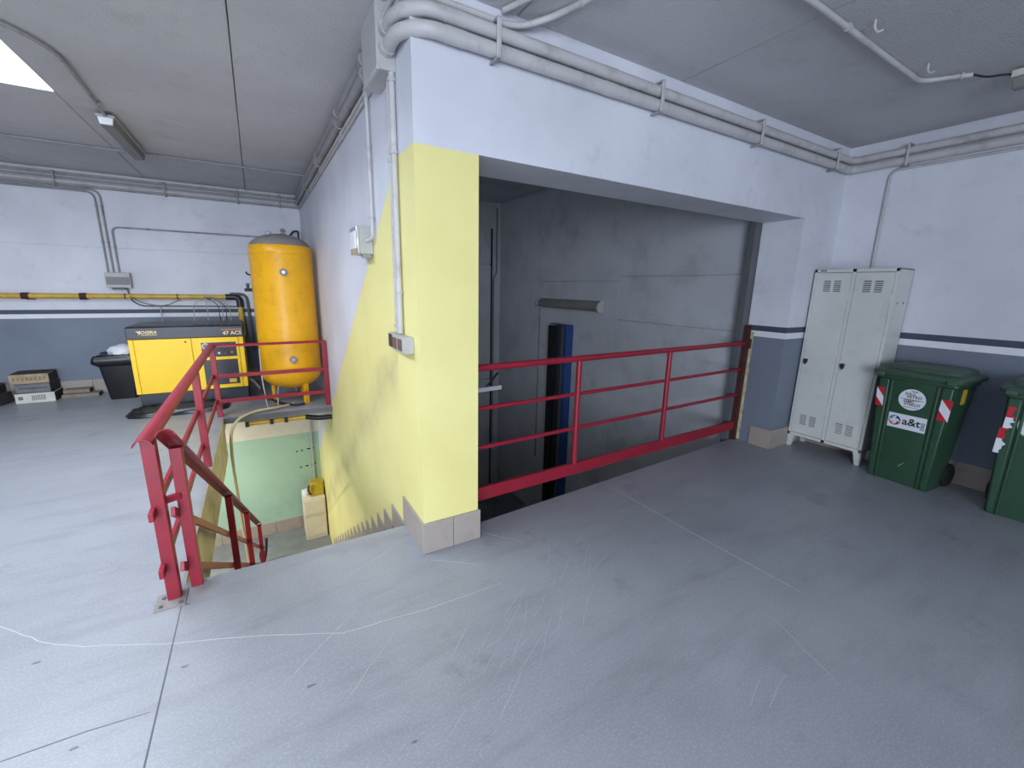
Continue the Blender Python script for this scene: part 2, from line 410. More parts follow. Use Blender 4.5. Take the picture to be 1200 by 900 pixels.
# ---- ceiling of precast panels with a skylight strip
SKX0, SKX1 = -2.36, -1.155; SKS = [(-3.4, -.2), (1.6, 4.84)]
edges = [XL, -4.78, -3.57, SKX0, SKX1, .01, 1.29, 2.57, 3.85, X2]
ce = MB()
ce.box((XL-.2, YBK-.2, ZC+.04), (SKX0, Y4+.2, ZC+.2)).box((SKX1, YBK-.2, ZC+.04), (X3+.2, Y4+.2, ZC+.2)).box((X3+.2, YBK-.2, ZC+.04), (X2+.2, Y1+.1, ZC+.2))
ys = [YBK-.2] + [v for s_ in SKS for v in s_] + [Y4+.2]
for i in range(0, len(ys), 2): ce.box((SKX0, ys[i], ZC+.04), (SKX1, ys[i+1], ZC+.2))
ceil = structure(ce, 'ceiling', M_CEIL)
g_ = .003
for i in range(len(edges)-1):
    a, b = edges[i], edges[i+1]
    far = Y4 if b <= X3 else (Y1 if a >= X3 else None)
    if a == SKX0:
        yy = [YBK] + [v for s_ in SKS for v in s_] + [Y4]
        for k in range(0, len(yy), 2): MB().box((a+g_, yy[k], ZC), (b-g_, yy[k+1], ZC+.04)).build('ceiling_panel', M_CEIL, ceil, bevel=.003, segs=1)
    elif far is None:
        MB().box((a+g_, YBK, ZC), (b-g_, Y1, ZC+.04)).build('ceiling_panel', M_CEIL, ceil, bevel=.003, segs=1)
        MB().box((a+g_, Y1, ZC), (X3, Y4, ZC+.04)).build('ceiling_panel', M_CEIL, ceil)
    else:
        MB().box((a+g_, YBK, ZC), (b-g_, far, ZC+.04)).build('ceiling_panel', M_CEIL, ceil, bevel=.003, segs=1)
for k, (a, b) in enumerate(SKS):
    w = structure(MB().box((SKX0-.05, a-.05, ZC+.2), (SKX1+.05, b+.05, ZC+.206)), 'window_%d' % (k+1), M_PANE)

# ---- lift shaft
sh = structure(MB().box((XS, YB1, ZLOW), (XS+.2, YF+.2, ZSC+.1)), 'wall_shaft_right', M_SHAFT)
for (a, b, z0, z1) in [(2.66,4.47,ZLOW,1.15),(2.66,4.47,1.158,1.742),(2.66,4.47,1.75,ZSC),(4.478,6.37,ZLOW,1.68),(4.478,6.37,1.688,ZSC),(6.378,YF,ZLOW,1.68),(6.378,YF,1.688,ZSC)]:
    MB().box((XS-.02, a, z0), (XS, b, z1)).build('panel', M_SHAFT, sh, bevel=.003)
structure(MB().box((XP, YF, ZLOW), (XS+.2, YF+.2, ZSC+.1)), 'wall_shaft_back', M_SHAFT)
structure(MB().box((XP, YB1, ZSC), (XS+.2, YF+.2, ZSC+.15)).box((XP, YB1-.1, ZC+.0), (XS+.2, YB1, ZSC+.15)), 'ceiling_shaft', M_SHAFT)
structure(MB().box((XP-.3, 2.0, ZLOW-.2), (XS+.2, YF+.2, ZLOW)), 'floor_pit', M_LOWFLOOR)
structure(MB().box((XP, 2.0, ZLOW), (XS+.2, 2.2, T)), 'wall_pit_front', M_CONC)
# steel column in the jamb corner, rusty guide post with foam strip
structure(MB().box((XS-.115, YB1+.005, ZLOW), (XS-.02, YB1+.08, ZSC)), 'trim_shaft_column', M_SHAFTD, bevel=.004)

# ---- lower level room seen through the stairwell
structure(MB().box((-4.2, 1.9, ZLOW-.2), (X3, Y4+.2, ZLOW)), 'floor_lower', M_LOWFLOOR)
lwb = structure(MB().box((-4.2, Y4, ZLOW), (X3, Y4+.2, -.07)), 'wall_lower_back', M_LOWWHITE)
MB().box((-4.2, Y4-.006, ZLOW), (X3, Y4, -1.0)).build('green_dado', M_GREEN, lwb)
structure(MB().box((-4.4, 1.7, ZLOW), (-4.2, Y4+.2, T)), 'wall_lower_left', M_GREEN)
structure(MB().box((-4.2, 1.7, ZLOW), (X3, 1.9, T)), 'wall_lower_front', M_LOWWHITE)
structure(MB().box((-.70, HY0, -.46), (HX-.012, HY1, T)), 'trim_stairwell_beam', M_CONC)
structure(MB().box((HX-.012, HY0, -.46), (HX+.004, HY1, -.001)), 'trim_stairwell_side', M_SLABEDGE)
structure(MB().box((HX+.004, HY1-.012, -.06), (X3, HY1, -.001)), 'trim_stairwell_end', M_SHAFTD)
for i, (x, y) in enumerate([(-2.2, 4.2), (-1.6, 6.6)]):
    t = thing('lower_room_lamp', (x, y, T-.12), 'long ceiling lamp under the slab of the lower room', 'lamp', 'lamps in the lower room'); P = Part(t)
    P(MB().box((x-.62, y-.06, T-.05), (x+.62, y+.06, T)), 'housing', M_LAMPG, .004)
    P(MB().cyl((x-.58, y, T-.08), (x+.58, y, T-.08), .03), 'tube', M_LENS)
    a_ = area('lower_room_light', (x, y, T-.14), (0, 0, 0), 1.2, .1, 85, (1, .96, .88)); a_.parent = t; a_.location = Vector((0, 0, -.02))

# ---- stairs: 16 steps down along the yellow wall
NS, RUN, RISE = 17, .256, 2.78/17
st = structure(MB().box((HX+.004, HY0-.2, -.3), (X3, HY0, T)), 'stairs', M_CONC)
for i in range(1, NS):
    y0 = HY0+(i-1)*RUN; z = -i*RISE
    MB().hexa([(HX+.06,y0,z-RISE-.14),(X3,y0,z-RISE-.14),(X3,y0+RUN,z-RISE-.14),(HX+.06,y0+RUN,z-RISE-.14)],
              [(HX+.06,y0,z),(X3,y0,z),(X3,y0+RUN+.012,z),(HX+.06,y0+RUN+.012,z)]).build('step', M_CONC, st, bevel=.004)
# stepped skirting along the stairs
bs = structure(MB().box((X3-.010, HY0+.03, -.002-RISE), (X3, HY0+.031, -RISE)), 'baseboard_stair', M_TILE)
for i in range(1, NS):
    y0 = HY0+(i-1)*RUN+(.092 if i > 1 else .035); z = -i*RISE
    y1 = HY0+i*RUN+.092
    MB().box((X3-.010, y0+.001, z-.02), (X3, y1-.001, z+.155)).build('skirting_tile', M_TILE, bs)
# ---- tile skirting at floor level
def skirting(name, tiles):
    root = None
    for (a, b) in tiles:
        mb = MB().box(a, b)
        if root is None: root = structure(mb, name, M_TILE, bevel=.003)
        else: mb.build('skirting_tile', M_TILE, root, bevel=.003)
HT = .197
skirting('baseboard_pillar', [((X3-.012, Y1-.012, 0), (.905, Y1, HT)), ((.908, Y1-.012, 0), (XP+.014, Y1, HT)), ((X3-.012, Y1+.0015, 0), (X3, HY0+.035, HT))])
skirting('baseboard_jamb', [((XR-.012, Y1-.012, 0), (XR+.3, Y1, HT)), ((XR+.303, Y1-.012, 0), (X2-.012, Y1, HT)), ((XR-.012, Y1+.0015, 0), (XR, Y1+.2, HT))])
skirting('baseboard_right', [((X2-.012, y, 0), (X2, y+.397, HT)) for y in [Y1-.0-.412-.4*k for k in range(8)]])
skirting('baseboard_back', [((x, Y4-.012, 0), (x+.397, Y4, HT)) for x in [X3-.4-.4*k for k in range(10)]])
skirting('baseboard_lower', [((x, Y4-.018, ZLOW), (x+.397, Y4-.006, ZLOW+.22)) for x in [X3-.4-.4*k for k in range(8)]])

# ================================================================= RAILINGS
def cap_profile(w, h):
    n = 8; outer = [(w/2*math.cos(math.pi*k/n), h*math.sin(math.pi*k/n)) for k in range(n+1)]
    inner = [((w/2-.005)*math.cos(math.pi*k/n), (h-.005)*math.sin(math.pi*k/n)) for k in range(n, -1, -1)]
    return outer+inner
# floor-level guard around the stairwell
gx = -.495; gy1 = 5.90
t = thing('stairwell_guard_railing', (gx, 2.45, 0), 'red steel guard railing standing around the stairwell opening, in front of the yellow tank', 'railing'); P = Part(t)
for y in (2.45, 4.28, gy1):
    P(MB().box((gx-.027, y-.027, 0), (gx+.027, y+.027, .845)), 'post', M_RED, .003)
P(MB().box((X3-.062, gy1-.027, 0), (X3-.008, gy1+.027, .85)), 'post', M_RED, .003)
P(MB().prism(cap_profile(.075, .032), (gx, 2.33, .845), (gx, gy1+.02, .845)), 'handrail', M_RED)
P(MB().prism(cap_profile(.06, .028), (gx, gy1, .83), (X3-.01, gy1, .83)), 'handrail', M_RED)
for z in (.49, .19):
    P(MB().bar((gx-.02, 2.36, z), (gx-.02, gy1, z), .02, .045), 'rail', M_RED, .002)
    P(MB().bar((gx, gy1-.025, z), (X3-.012, gy1-.025, z), .02, .045), 'rail', M_RED, .002)
P(MB().bar((gx+.02, 2.47, .52), (-.42, 2.50, .52), .03, .03), 'link_bar', M_RED, .002)
bp = P(MB().box((gx-.075, 2.36, .0), (gx+.05, 2.49, .006)), 'base_plate', M_DUST, .001); bp['label'] = 'worn bare steel base plate'
for dx, dy in ((-.05, 2.385), (-.045, 2.45), (.03, 2.38)):
    P(MB().cyl((gx+dx, dy, .005), (gx+dx, dy, .014), .009, 6), 'bolt', M_SHAFTD)
# sloped railing of the flight
t = thing('stair_railing', (-.41, 2.5, 0), 'sloping red handrail following the stairs down into the stairwell', 'railing'); P = Part(t)
def sr(Y, dz=0): return Vector((-.415+.03*(Y-2.36), Y, .875-.64*(Y-2.36)+dz))
for Y, L in ((2.52, .86), (4.05, 1.0), (5.25, 1.0), (6.75, .95)):
    p = sr(Y, -.005); zb = -.012 if Y < 2.6 else -(math.floor((Y-HY0)/RUN)+1)*RISE
    if Y < 2.6: zb = 0.0
    P(MB().box((p.x-.025, p.y-.025, zb), (p.x+.025, p.y+.025, p.z)), 'post', M_RED, .003)
P(MB().prism(cap_profile(.075, .034), sr(2.36), sr(6.82)), 'handrail', M_RED)
for dz in (-.36, -.66):
    P(MB().bar(sr(2.42, dz)+Vector((-.03,0,0)), sr(6.78, dz)+Vector((-.03,0,0)), .018, .045), 'rail', M_RED, .002)

# lift gate railing
t = thing('lift_gate_railing', (XP, 2.42, 0), 'red tubular gate railing with a broad kick plate across the car lift opening', 'railing'); P = Part(t)
GA, GB = Vector((XP+.01, 2.43, 0)), Vector((XR-.055, 2.555, 0))
gp = lambda s_, z: GA.lerp(GB, s_) + Vector((0, 0, z))
P(MB().cyl(gp(0, 1.05), gp(1, 1.05), .023), 'top_rail', M_RED)
for z in (.775, .50): P(MB().cyl(gp(0, z), gp(1, z), .015, 12), 'rail', M_RED)
P(MB().bar(gp(0, .16), gp(1, .16), .03, .095), 'kick_plate', M_RED, .003)
for s_ in (.302, .632): P(MB().cyl(gp(s_, .2), gp(s_, 1.035), .022), 'post', M_RED)
pr = P(MB().box((XR-.06, 2.52, .0), (XR-.018, 2.575, 1.235)), 'end_post', M_RUST, .003); pr['label'] = 'dark rusted end post'
P(MB().box((XR-.055, 2.49, 1.0), (XR-.03, 2.52, 1.10)), 'rail_socket', M_RUST, .003)
tag(MB().loft([[(XR-.012+.0, 2.50+.012*math.sin(z*31), z), (XR-.001, 2.50, z), (XR-.001, 2.545, z), (XR-.012-.004*math.sin(z*47), 2.545, z)] for z in [k*.04+.01 for k in range(30)]]).build('foam_strip', M_FOAM),
    'crumbling yellowish foam sealing strip along the rusty post of the lift opening', 'seal strip')

# ================================================================= LIFT SHAFT CONTENTS
t = thing('lift_column', (XS-.1, 5.7, ZLOW), 'dark steel lift guide column with a blue flange standing in the lift shaft', 'column'); P = Part(t)
P(MB().box((XS-.16, 5.43, ZLOW), (XS-.022, 5.50, .985)), 'blue_flange', M_BLUEP, .003)
P(MB().box((XS-.12, 5.50, ZLOW), (XS-.05, 5.62, .985)), 'web', M_SHAFTD, .003)
P(MB().box((XS-.16, 5.62, ZLOW), (XS-.022, 5.71, .98)), 'middle_flange', M_BLACK, .003)
P(MB().box((XS-.17, 5.73, ZLOW), (XS-.022, 5.92, .96)), 'black_guide', M_BLACKB, .003)
P(MB().box((XS-.16, 5.45, .985), (XS-.022, 5.90, .995)), 'top_plate', M_BLUEP)
t = thing('shaft_lamp', (XS-.1, 5.5, 1.3), 'long unlit tube lamp housing mounted on the grey lift shaft wall', 'lamp'); P = Part(t)
P(MB().loft([[(XS-.022, y, 1.24), (XS-.10, y, 1.25), (XS-.125, y, 1.29), (XS-.11, y, 1.35), (XS-.06, y, 1.39), (XS-.022, y, 1.40)] for y in (4.80, 6.36)]), 'housing', M_LAMPG, .004)
for y in (4.765, 6.36): P(MB().loft([[(XS-.022, yy, 1.225), (XS-.11, yy, 1.235), (XS-.14, yy, 1.29), (XS-.12, yy, 1.36), (XS-.06, yy, 1.405), (XS-.022, yy, 1.41)] for yy in (y, y+.035)]), 'end_cap', M_BOXG, .004)
def conduit(name, label, pts, r, m=M_PIPE, rad=.06, clamps=(), n=10, group=None, ccat='pipe', couplings=()):
    P_ = bend(pts, rad) if len(pts) > 2 else [Vector(p) for p in pts]
    o = tag(MB().tube(P_, r, n).build(name, m), label, ccat, group)
    for c, d in clamps:      # clamp: centre on the run, direction of the run
        d = Vector(d).normalized(); c = Vector(c)
        MB().tube([c-d*.009, c+d*.009], r*1.28+.002, n).build('clamp', M_BOXG if m is not M_PIPED else M_PIPED, o)
    for c, d in couplings:
        d = Vector(d).normalized(); c = Vector(c)
        MB().tube([c-d*.05, c+d*.05], r*1.09, max(n, 14)).build('coupling', m, o)
    return o
conduit('shaft_cable_conduit', 'thin conduit with an offset kink in the far corner of the lift shaft', [(4.29,YF-.02,3.1),(4.29,YF-.02,1.86),(4.22,YF-.02,1.74),(4.22,YF-.02,-1.8)], .016, M_LAMPG, .03)
conduit('shaft_wall_conduit', 'thin vertical conduit below the tube lamp in the lift shaft', [(XS-.035,6.39,1.22),(XS-.035,6.39,-1.6)], .012, M_LAMPG)
t = thing('landing_door', (3.6, YF, ZLOW), 'grey steel landing door of two leaves in the far wall of the lift shaft', 'door'); P = Part(t)
P(MB().box((2.2, YF-.03, 2.02), (4.16, YF, 2.70)), 'header_panel', M_SHAFT, .004)
P(MB().box((3.2, YF-.05, ZLOW), (4.14, YF, 2.0)), 'leaf', M_SHAFT, .004)
P(MB().box((2.24, YF-.05, ZLOW), (3.19, YF, 2.0)), 'leaf', M_SHAFT, .004)
P(MB().box((4.145, YF-.035, ZLOW), (4.185, YF, 2.7)), 'frame', M_GAP)
t = thing('barrier_arm', (1.1, 4.2, .44), 'white bracket arm with a dark strut projecting into the lift shaft behind the pillar', 'bracket'); P = Part(t)
P(MB().bar((XP, 4.2, .395), (2.36, 4.2, .432), .03, .05), 'arm', M_STICK, .004)
P(MB().bar((2.17, 4.24, .43), (2.34, 4.24, .60), .02, .022), 'strut', M_BLACK, .003)
P(MB().box((XP, 4.26, .52), (2.24, 4.285, .535)), 'upper_bar', M_LAMPG, .003)

# ================================================================= PIPES AND CONDUITS
t = thing('pull_box', (.68, 2.6, 2.62), 'grey sheet-metal cable pull box at the ceiling where two thick pipes enter beside the pillar', 'cable box'); P = Part(t)
P(MB().box((.628, 2.437, 2.622), (X3, 2.745, ZC)), 'body', M_BOXG, .004)
P(MB().box((.624, 2.433, 2.616), (.640, 2.749, 2.634)), 'lip', M_PIPE, .002)
P(MB().cyl((.66, 2.431, 2.885), (.66, 2.438, 2.885), .014, 12), 'screw_cap', M_BOXG)
xo, yo = .678, Y1-.045
for nm, z, r_, lb in (('thick_pipe', 2.712, .034, 'lower of two thick grey pipes curving around the pillar and above the lift opening'), ('thick_pipe', 2.790, .032, 'upper of two thick grey pipes curving around the pillar and above the lift opening')):
    pts = [(xo, 2.437, z), (xo, 2.32, z)] + [tuple(v) for v in arc((xo+.17, 2.315, z), (-.17, 0, 0), (0, -(2.315-yo), 0), 10)] + [(1.2, yo, z)]
    run = [Vector(p) for p in pts] + bend([(1.25, yo, z), (X2-.045, yo, z), (X2-.045, YBK+.05, z-.0)], .09)
    o = tag(MB().tube(run, r_, 16).build(nm, M_PIPE), lb, 'pipe')
    MB().tube([(xo, 2.436, z), (xo, 2.39, z)], r_*1.14, 16).build('collar', M_PIPE, o)
    for cx in (.9,): MB().tube([(cx-.03, yo, z), (cx+.075, yo, z)], r_*1.06, 16).build('sleeve', M_PIPE, o)
    for cx in (1.9,): MB().tube([(cx-.05, yo, z), (cx+.05, yo, z)], r_*1.06, 16).build('sleeve', M_PIPE, o)
for cx, wh in ((1.14, 'nearest the pillar'), (2.31, 'second from the pillar'), (3.42, 'third from the pillar'), (4.62, 'beside the room corner')):
    o = thing('pipe_bracket', (cx, Y1, 2.75), 'grey strap bracket on the thick pipes above the lift opening, '+wh, 'bracket', 'brackets over the lift opening'); P = Part(o)
    P(MB().box((cx-.012, yo-.048, 2.665), (cx+.012, yo-.036, 2.835)), 'strap', M_PIPE, .003)
    P(MB().box((cx-.01, yo-.045, 2.828), (cx+.01, Y1-.001, 2.842)), 'arm', M_PIPED, .003)
    P(MB().box((cx-.01, yo-.045, 2.660), (cx+.01, Y1-.001, 2.672)), 'arm', M_PIPED, .003)
for cy in (1.72,):
    o = thing('pipe_bracket', (X2, cy, 2.75), 'grey strap bracket holding the pair of thick pipes on the wall above the locker', 'bracket'); P = Part(o)
    P(MB().box((X2-.093, cy-.008, 2.665), (X2-.081, cy+.008, 2.835)), 'strap', M_PIPE, .003)
    P(MB().box((X2-.09, cy-.01, 2.828), (X2-.001, cy+.01, 2.842)), 'arm', M_PIPED, .003)
    P(MB().box((X2-.09, cy-.01, 2.660), (X2-.001, cy+.01, 2.672)), 'arm', M_PIPED, .003)
conduit('ceiling_conduit', 'thin grey conduit curving from above the thick pipes up onto the ceiling', [(.668,2.44,2.845),(.668,2.22,2.85),(.78,2.165,2.85),(1.27,2.16,2.85),(1.42,2.08,2.90),(1.50,1.85,2.905),(1.56,1.55,2.905),(1.9,.6,2.905)], .016, rad=.1, clamps=[((1.48,1.90,2.904),(.3,-1,0))])
conduit('short_ceiling_conduit', 'short grey conduit ending at the ceiling edge over the pillar', [(1.19,2.15,2.9),(1.25,2.02,2.905),(1.42,1.5,2.905)], .014, rad=.04)
conduit('right_ceiling_conduit', 'grey conduit sagging across the right ceiling towards the lamp', [(1.5,1.33,2.903),(2.422,1.312,2.903),(3.3,1.33,2.903),(3.80,1.335,2.903),(3.88,1.20,2.902),(3.93,1.13,2.90)], .015, rad=.15, clamps=[((2.75,1.315,2.903),(1,0,0)),((3.9,1.17,2.901),(.5,-.7,0))])
for hx, hy, wh in ((2.86, 1.23, 'farther from'), (3.62, 1.24, 'nearer to')):
    tag(MB().tube(bend([(hx-.03,hy,ZC),(hx-.03,hy,2.885),(hx+.01,hy,2.875),(hx+.035,hy-.01,2.89)], .015), .006, 8).build('ceiling_hook', M_PIPE), 'small empty pipe clip on the right ceiling, '+wh+' the tube lamp', 'hook', 'empty ceiling clips')
conduit('locker_wall_conduit', 'thin grey conduit bending down the wall behind the metal locker', [(X2-.014,-.5,2.655),(X2-.014,1.84,2.655),(X2-.014,1.84,1.0)], .012, rad=.08)
# along the stair wall under the ceiling
for z, r_, x, lb in ((2.865,.030,.690,'top thick grey pipe'),(2.790,.030,.690,'lower thick grey pipe'),(2.728,.012,.705,'thin upper grey conduit'),(2.70,.010,.710,'thin lower grey conduit')):
    conduit('stair_wall_pipe', lb+' running under the ceiling along the stair wall', [(x,2.74,z),(x,Y4-.03,z)], r_, M_PIPED if r_ > .02 else M_PIPE, clamps=[((x,y,z),(0,1,0)) for y in (2.95,3.9,5.2,6.5)], n=14 if r_ > .02 else 8)
conduit('switch_conduit', 'thin conduit dropping from the ceiling pipes to the chrome light on the stair wall', [(X3-.02,3.02,2.83),(X3-.02,3.02,1.86),(X3-.05,3.09,1.85)], .012, rad=.05, clamps=[((X3-.02,3.02,z),(0,0,1)) for z in (2.70,2.42,1.99)])
conduit('socket_conduit', 'thicker grey conduit running down the yellow wall to the sockets', [(X3-.02,2.455,2.63),(X3-.02,2.455,1.29)], .0165, clamps=[((X3-.02,2.455,z),(0,0,1)) for z in (2.59,2.25,1.52)])
conduit('socket_side_conduit', 'thinner grey conduit running down the yellow wall to the sockets', [(X3-.016,2.535,2.63),(X3-.016,2.535,1.29)], .011, clamps=[((X3-.016,2.535,z),(0,0,1)) for z in (2.23,1.33)])
# sockets
t = thing('socket_block', (X3, 2.42, 1.19), 'grey wall block of three brown and dark sockets on the yellow wall', 'socket'); P = Part(t)
P(MB().box((.668, 2.275, 1.192), (X3, 2.50, 1.285)), 'body', M_BOXG, .004)
P(MB().box((.663, 2.285, 1.198), (.669, 2.39, 1.279)), 'socket_frame', M_BOXG, .002)
P(MB().box((.663, 2.393, 1.198), (.669, 2.495, 1.279)), 'socket_frame', M_BOXG, .002)
for y in (2.297, 2.40): P(MB().box((.660, y, 1.207), (.665, y+.083, 1.27)), 'socket_cover', M_BROWN, .002)
P(MB().box((.672, 2.515, 1.195), (X3, 2.60, 1.285)), 'side_body', M_BOXG, .004)
P(MB().box((.668, 2.522, 1.203), (.673, 2.595, 1.278)), 'side_cover', M_DARKP, .002)
# chrome light / switch on the stair wall
t = thing('wall_light', (X3, 3.2, 1.76), 'small square chrome-framed emergency light on the stair wall', 'light'); P = Part(t)
P(MB().box((.635, 3.10, 1.765), (X3, 3.33, 1.945)), 'body', M_BOXG, .008)
P(MB().box((.615, 3.10, 1.765), (.637, 3.33, 1.945)), 'frame', M_CHROME, .006)
P(MB().box((.608, 3.125, 1.80), (.617, 3.305, 1.915)), 'lens', M_LENS, .004)
P(MB().box((.65, 3.12, 1.742), (X3-.01, 3.16, 1.766)), 'cable_entry', M_PIPED, .003)

# ---- back wall pipes
for z, r_, off, m_, lb in ((2.895,.024,.03,M_PIPE,'topmost pale grey pipe'),(2.852,.014,.02,M_PIPED,'first narrow dusty pipe below the topmost'),(2.812,.014,.02,M_PIPED,'second narrow dusty pipe'),(2.766,.022,.028,M_PIPE,'lower pale grey pipe'),(2.725,.012,.016,M_PIPED,'lowest narrow dusty pipe')):
    conduit('back_wall_pipe', lb+' running under the ceiling along the back wall', [(-5.9,Y4-off,z),(X3-.03,Y4-off,z)], r_, m_, n=12)
for cx, wh in ((-2.05, 'farthest from the tank'), (-.95, 'above the compressor'), (-.1, 'left of the tank top'), (.45, 'beside the stair wall corner')):
    tag(MB().box((cx-.01, Y4-.06, 2.70), (cx+.01, Y4-.05, 2.88)).box((cx-.01, Y4-.06, 2.87), (cx+.01, Y4-.001, 2.88)).box((cx-.01, Y4-.06, 2.70), (cx+.01, Y4-.001, 2.71)).build('pipe_bracket', M_PIPED, bevel=.002),
        'grey strap bracket across the pipe bundle on the back wall, '+wh, 'bracket', 'brackets on the back wall pipes')
conduit('drop_conduit', 'left of the two narrow conduits bending down to the breaker box', [(-5.9,Y4-.02,2.672),(-1.70,Y4-.02,2.672),(-1.70,Y4-.02,1.65)], .011, M_PIPED, .1, clamps=[((-1.70,Y4-.02,z),(0,0,1)) for z in (2.5,2.05)], group=None)
conduit('drop_conduit', 'right of the two narrow conduits bending down to the breaker box', [(-5.9,Y4-.02,2.698),(-1.645,Y4-.02,2.698),(-1.645,Y4-.02,1.65)], .011, M_PIPED, .1, clamps=[((-1.645,Y4-.02,z),(0,0,1)) for z in (2.5,2.05)])
conduit('tank_conduit', 'narrow conduit running from the breaker box across the back wall behind the yellow tank', [(-1.585,Y4-.02,1.65),(-1.585,Y4-.02,2.25),(.45,Y4-.02,2.25)], .011, M_PIPED, .08, clamps=[((-1.585,Y4-.02,2.0),(0,0,1)),((-1.2,Y4-.02,2.25),(1,0,0)),((-.4,Y4-.02,2.25),(1,0,0))])
conduit('tank_corner_conduit', 'dark bent conduit in the wall corner above the yellow tank', [(.50,Y4-.06,2.22),(.60,Y4-.10,2.36),(.66,Y4-.2,2.36),(.66,Y4-.2,1.95)], .014, M_CABLEB, .03)
t = thing('breaker_box', (-1.6, Y4, 1.45), 'small grey breaker box with a dark window on the back wall above the yellow pipe', 'breaker box'); P = Part(t)
P(MB().box((-1.73, Y4-.10, 1.455), (-1.47, Y4, 1.655)), 'body', M_BOXG, .006)
P(MB().box((-1.72, Y4-.108, 1.495), (-1.48, Y4-.099, 1.595)), 'window_flap', M_LAMPG, .003)
P(MB().box((-1.68, Y4-.07, 1.43), (-1.54, Y4-.03, 1.457)), 'gland_strip', M_DARKP, .003)
# yellow compressed-air main
t = thing('yellow_air_pipe', (-3, Y4-.08, 1.34), 'yellow compressed air pipe running along the back wall with a black elbow', 'pipe'); P = Part(t)
P(MB().cyl((-5.9, Y4-.08, 1.338), (-.36, Y4-.08, 1.338), .034, 16), 'pipe_run', M_YELP)
P(MB().tube(bend([(-.40, Y4-.08, 1.338), (-.225, Y4-.08, 1.338), (-.225, Y4-.08, 1.19)], .09), .045, 16), 'elbow', M_DARKP)
P(MB().cyl((-.225, Y4-.08, 1.22), (-.225, Y4-.08, .75), .036, 16), 'down_pipe', M_YELP)
for cx in (-2.52, -1.98): P(MB().cyl((cx-.035, Y4-.08, 1.338), (cx+.035, Y4-.08, 1.338), .042, 16), 'coupling', M_RUST)
for cx in (-1.555, -.98): P(MB().cyl((cx-.008, Y4-.08, 1.338), (cx+.008, Y4-.08, 1.338), .038, 16), 'clamp', M_DARKP)
for cx in (-2.5, -2.0): P(MB().box((cx-.02, Y4-.08, 1.29), (cx+.05, Y4-.001, 1.30)), 'bracket', M_DARKP)
conduit('dark_riser_pipe', 'dark grey pipe beside the black elbow of the yellow pipe', [(-.34,Y4-.035,1.385),(-.13,Y4-.035,1.385),(-.10,Y4-.05,.5)], .02, M_CABLE, .1)
conduit('cable_run', 'grey cable looping from the breaker box along the stripe of the back wall', [(-1.53,Y4-.02,1.44),(-1.52,Y4-.02,1.29),(-1.42,Y4-.02,1.205),(-.26,Y4-.02,1.195)], .009, M_CABLE, .08, ccat='cable')
conduit('hanging_cable', 'thin dark cable sagging below the yellow pipe', [(-1.50,Y4-.13,1.34),(-1.38,Y4-.13,1.25),(-1.2,Y4-.13,1.205),(-1.1,Y4-.13,1.22),(-.95,Y4-.13,1.30)], .006, M_CABLE, .1, ccat='cable')
conduit('drop_cable', 'pale cable dropping behind the compressor from the cable run', [(-1.2,Y4-.05,1.2),(-1.195,Y4-.07,1.1),(-1.12,Y4-.56,1.022)], .006, M_BOXG, .05, ccat='cable')
for i, (x0, x1, m_) in enumerate([(-.62,-.78,M_BOXG),(-.64,-.62,M_BOXG),(-.66,-.48,M_CABLEB),(-.60,-.40,M_CABLEB),(-.63,-.35,M_BOXG),(-.55,-.44,M_BOXG)]):
    conduit('thin_hose', ('pale' if m_ is M_BOXG else 'black')+' thin hose bowing from the yellow pipe to the compressor top', [(x0,Y4-.13,1.34),(x1-.02,Y4-.22,1.24),(x1,Y4-.38,1.14),(x1+.01,Y4-.60,1.02)], .005, m_, .12, ccat='hose', group='thin hoses over the compressor, '+('pale' if m_ is M_BOXG else 'black'))

# ================================================================= CEILING LAMPS
def strip_lamp(x, y0, y1, label, zt=ZC, w=.11, axis='y'):
    t = thing('ceiling_lamp', (x, (y0+y1)/2, zt-.1), label, 'lamp'); P = Part(t)
    P(MB().loft([[(x-w/2, y, zt-.055), (x-w/2+.012, y, zt-.11), (x+w/2-.012, y, zt-.11), (x+w/2, y, zt-.055), (x+w/2, y, zt-.03), (x-w/2, y, zt-.03)] for y in (y0, y1)]), 'housing', M_LAMPG, .004)
    P(MB().box((x-w/2-.006, y0-.012, zt-.048), (x+w/2+.006, y1+.012, zt-.030)), 'rim', M_BOXG, .003)
    P(MB().loft([[(x-w/2+.004, y, zt-.05), (x-w/2+.014, y, zt-.105), (x+w/2-.014, y, zt-.105), (x+w/2-.004, y, zt-.05)] for y in (y0-.012, y0)]), 'end_lens', M_LENS, .003)
    for y in (y0+.25, y1-.25): P(MB().box((x-.02, y-.015, zt-.032), (x+.02, y+.015, zt)), 'bracket', M_PIPED)
    return t
strip_lamp(-.935, 5.10, 6.30, 'long unlit tube lamp on the ceiling beside the skylight')
conduit('lamp_conduit', 'grey conduit bending along the ceiling beside the skylight to the tube lamp', [(-1.5,3.50,2.90),(-1.06,3.66,2.90),(-.90,3.95,2.90),(-.93,4.9,2.90),(-.935,5.12,2.875)], .012, M_PIPED, .25, clamps=[((-.915,y,2.90),(0,1,0)) for y in (4.05,4.85)])
conduit('cross_ceiling_conduit', 'thin conduit crossing the far left ceiling from the tube lamp to the stair wall', [(-.935,6.30,2.87),(-.90,6.40,2.905),(.68,6.42,2.905)], .011, M_PIPED, .05, clamps=[((x,6.418,2.905),(1,0,0)) for x in (-.7,-.1,.5)])
conduit('left_ceiling_conduit', 'thin conduit on the far left ceiling ending at the panel joint', [(-4.5,6.42,2.905),(-1.06,6.42,2.905)], .011, M_PIPED, clamps=[((-1.11,6.42,2.905),(1,0,0))])
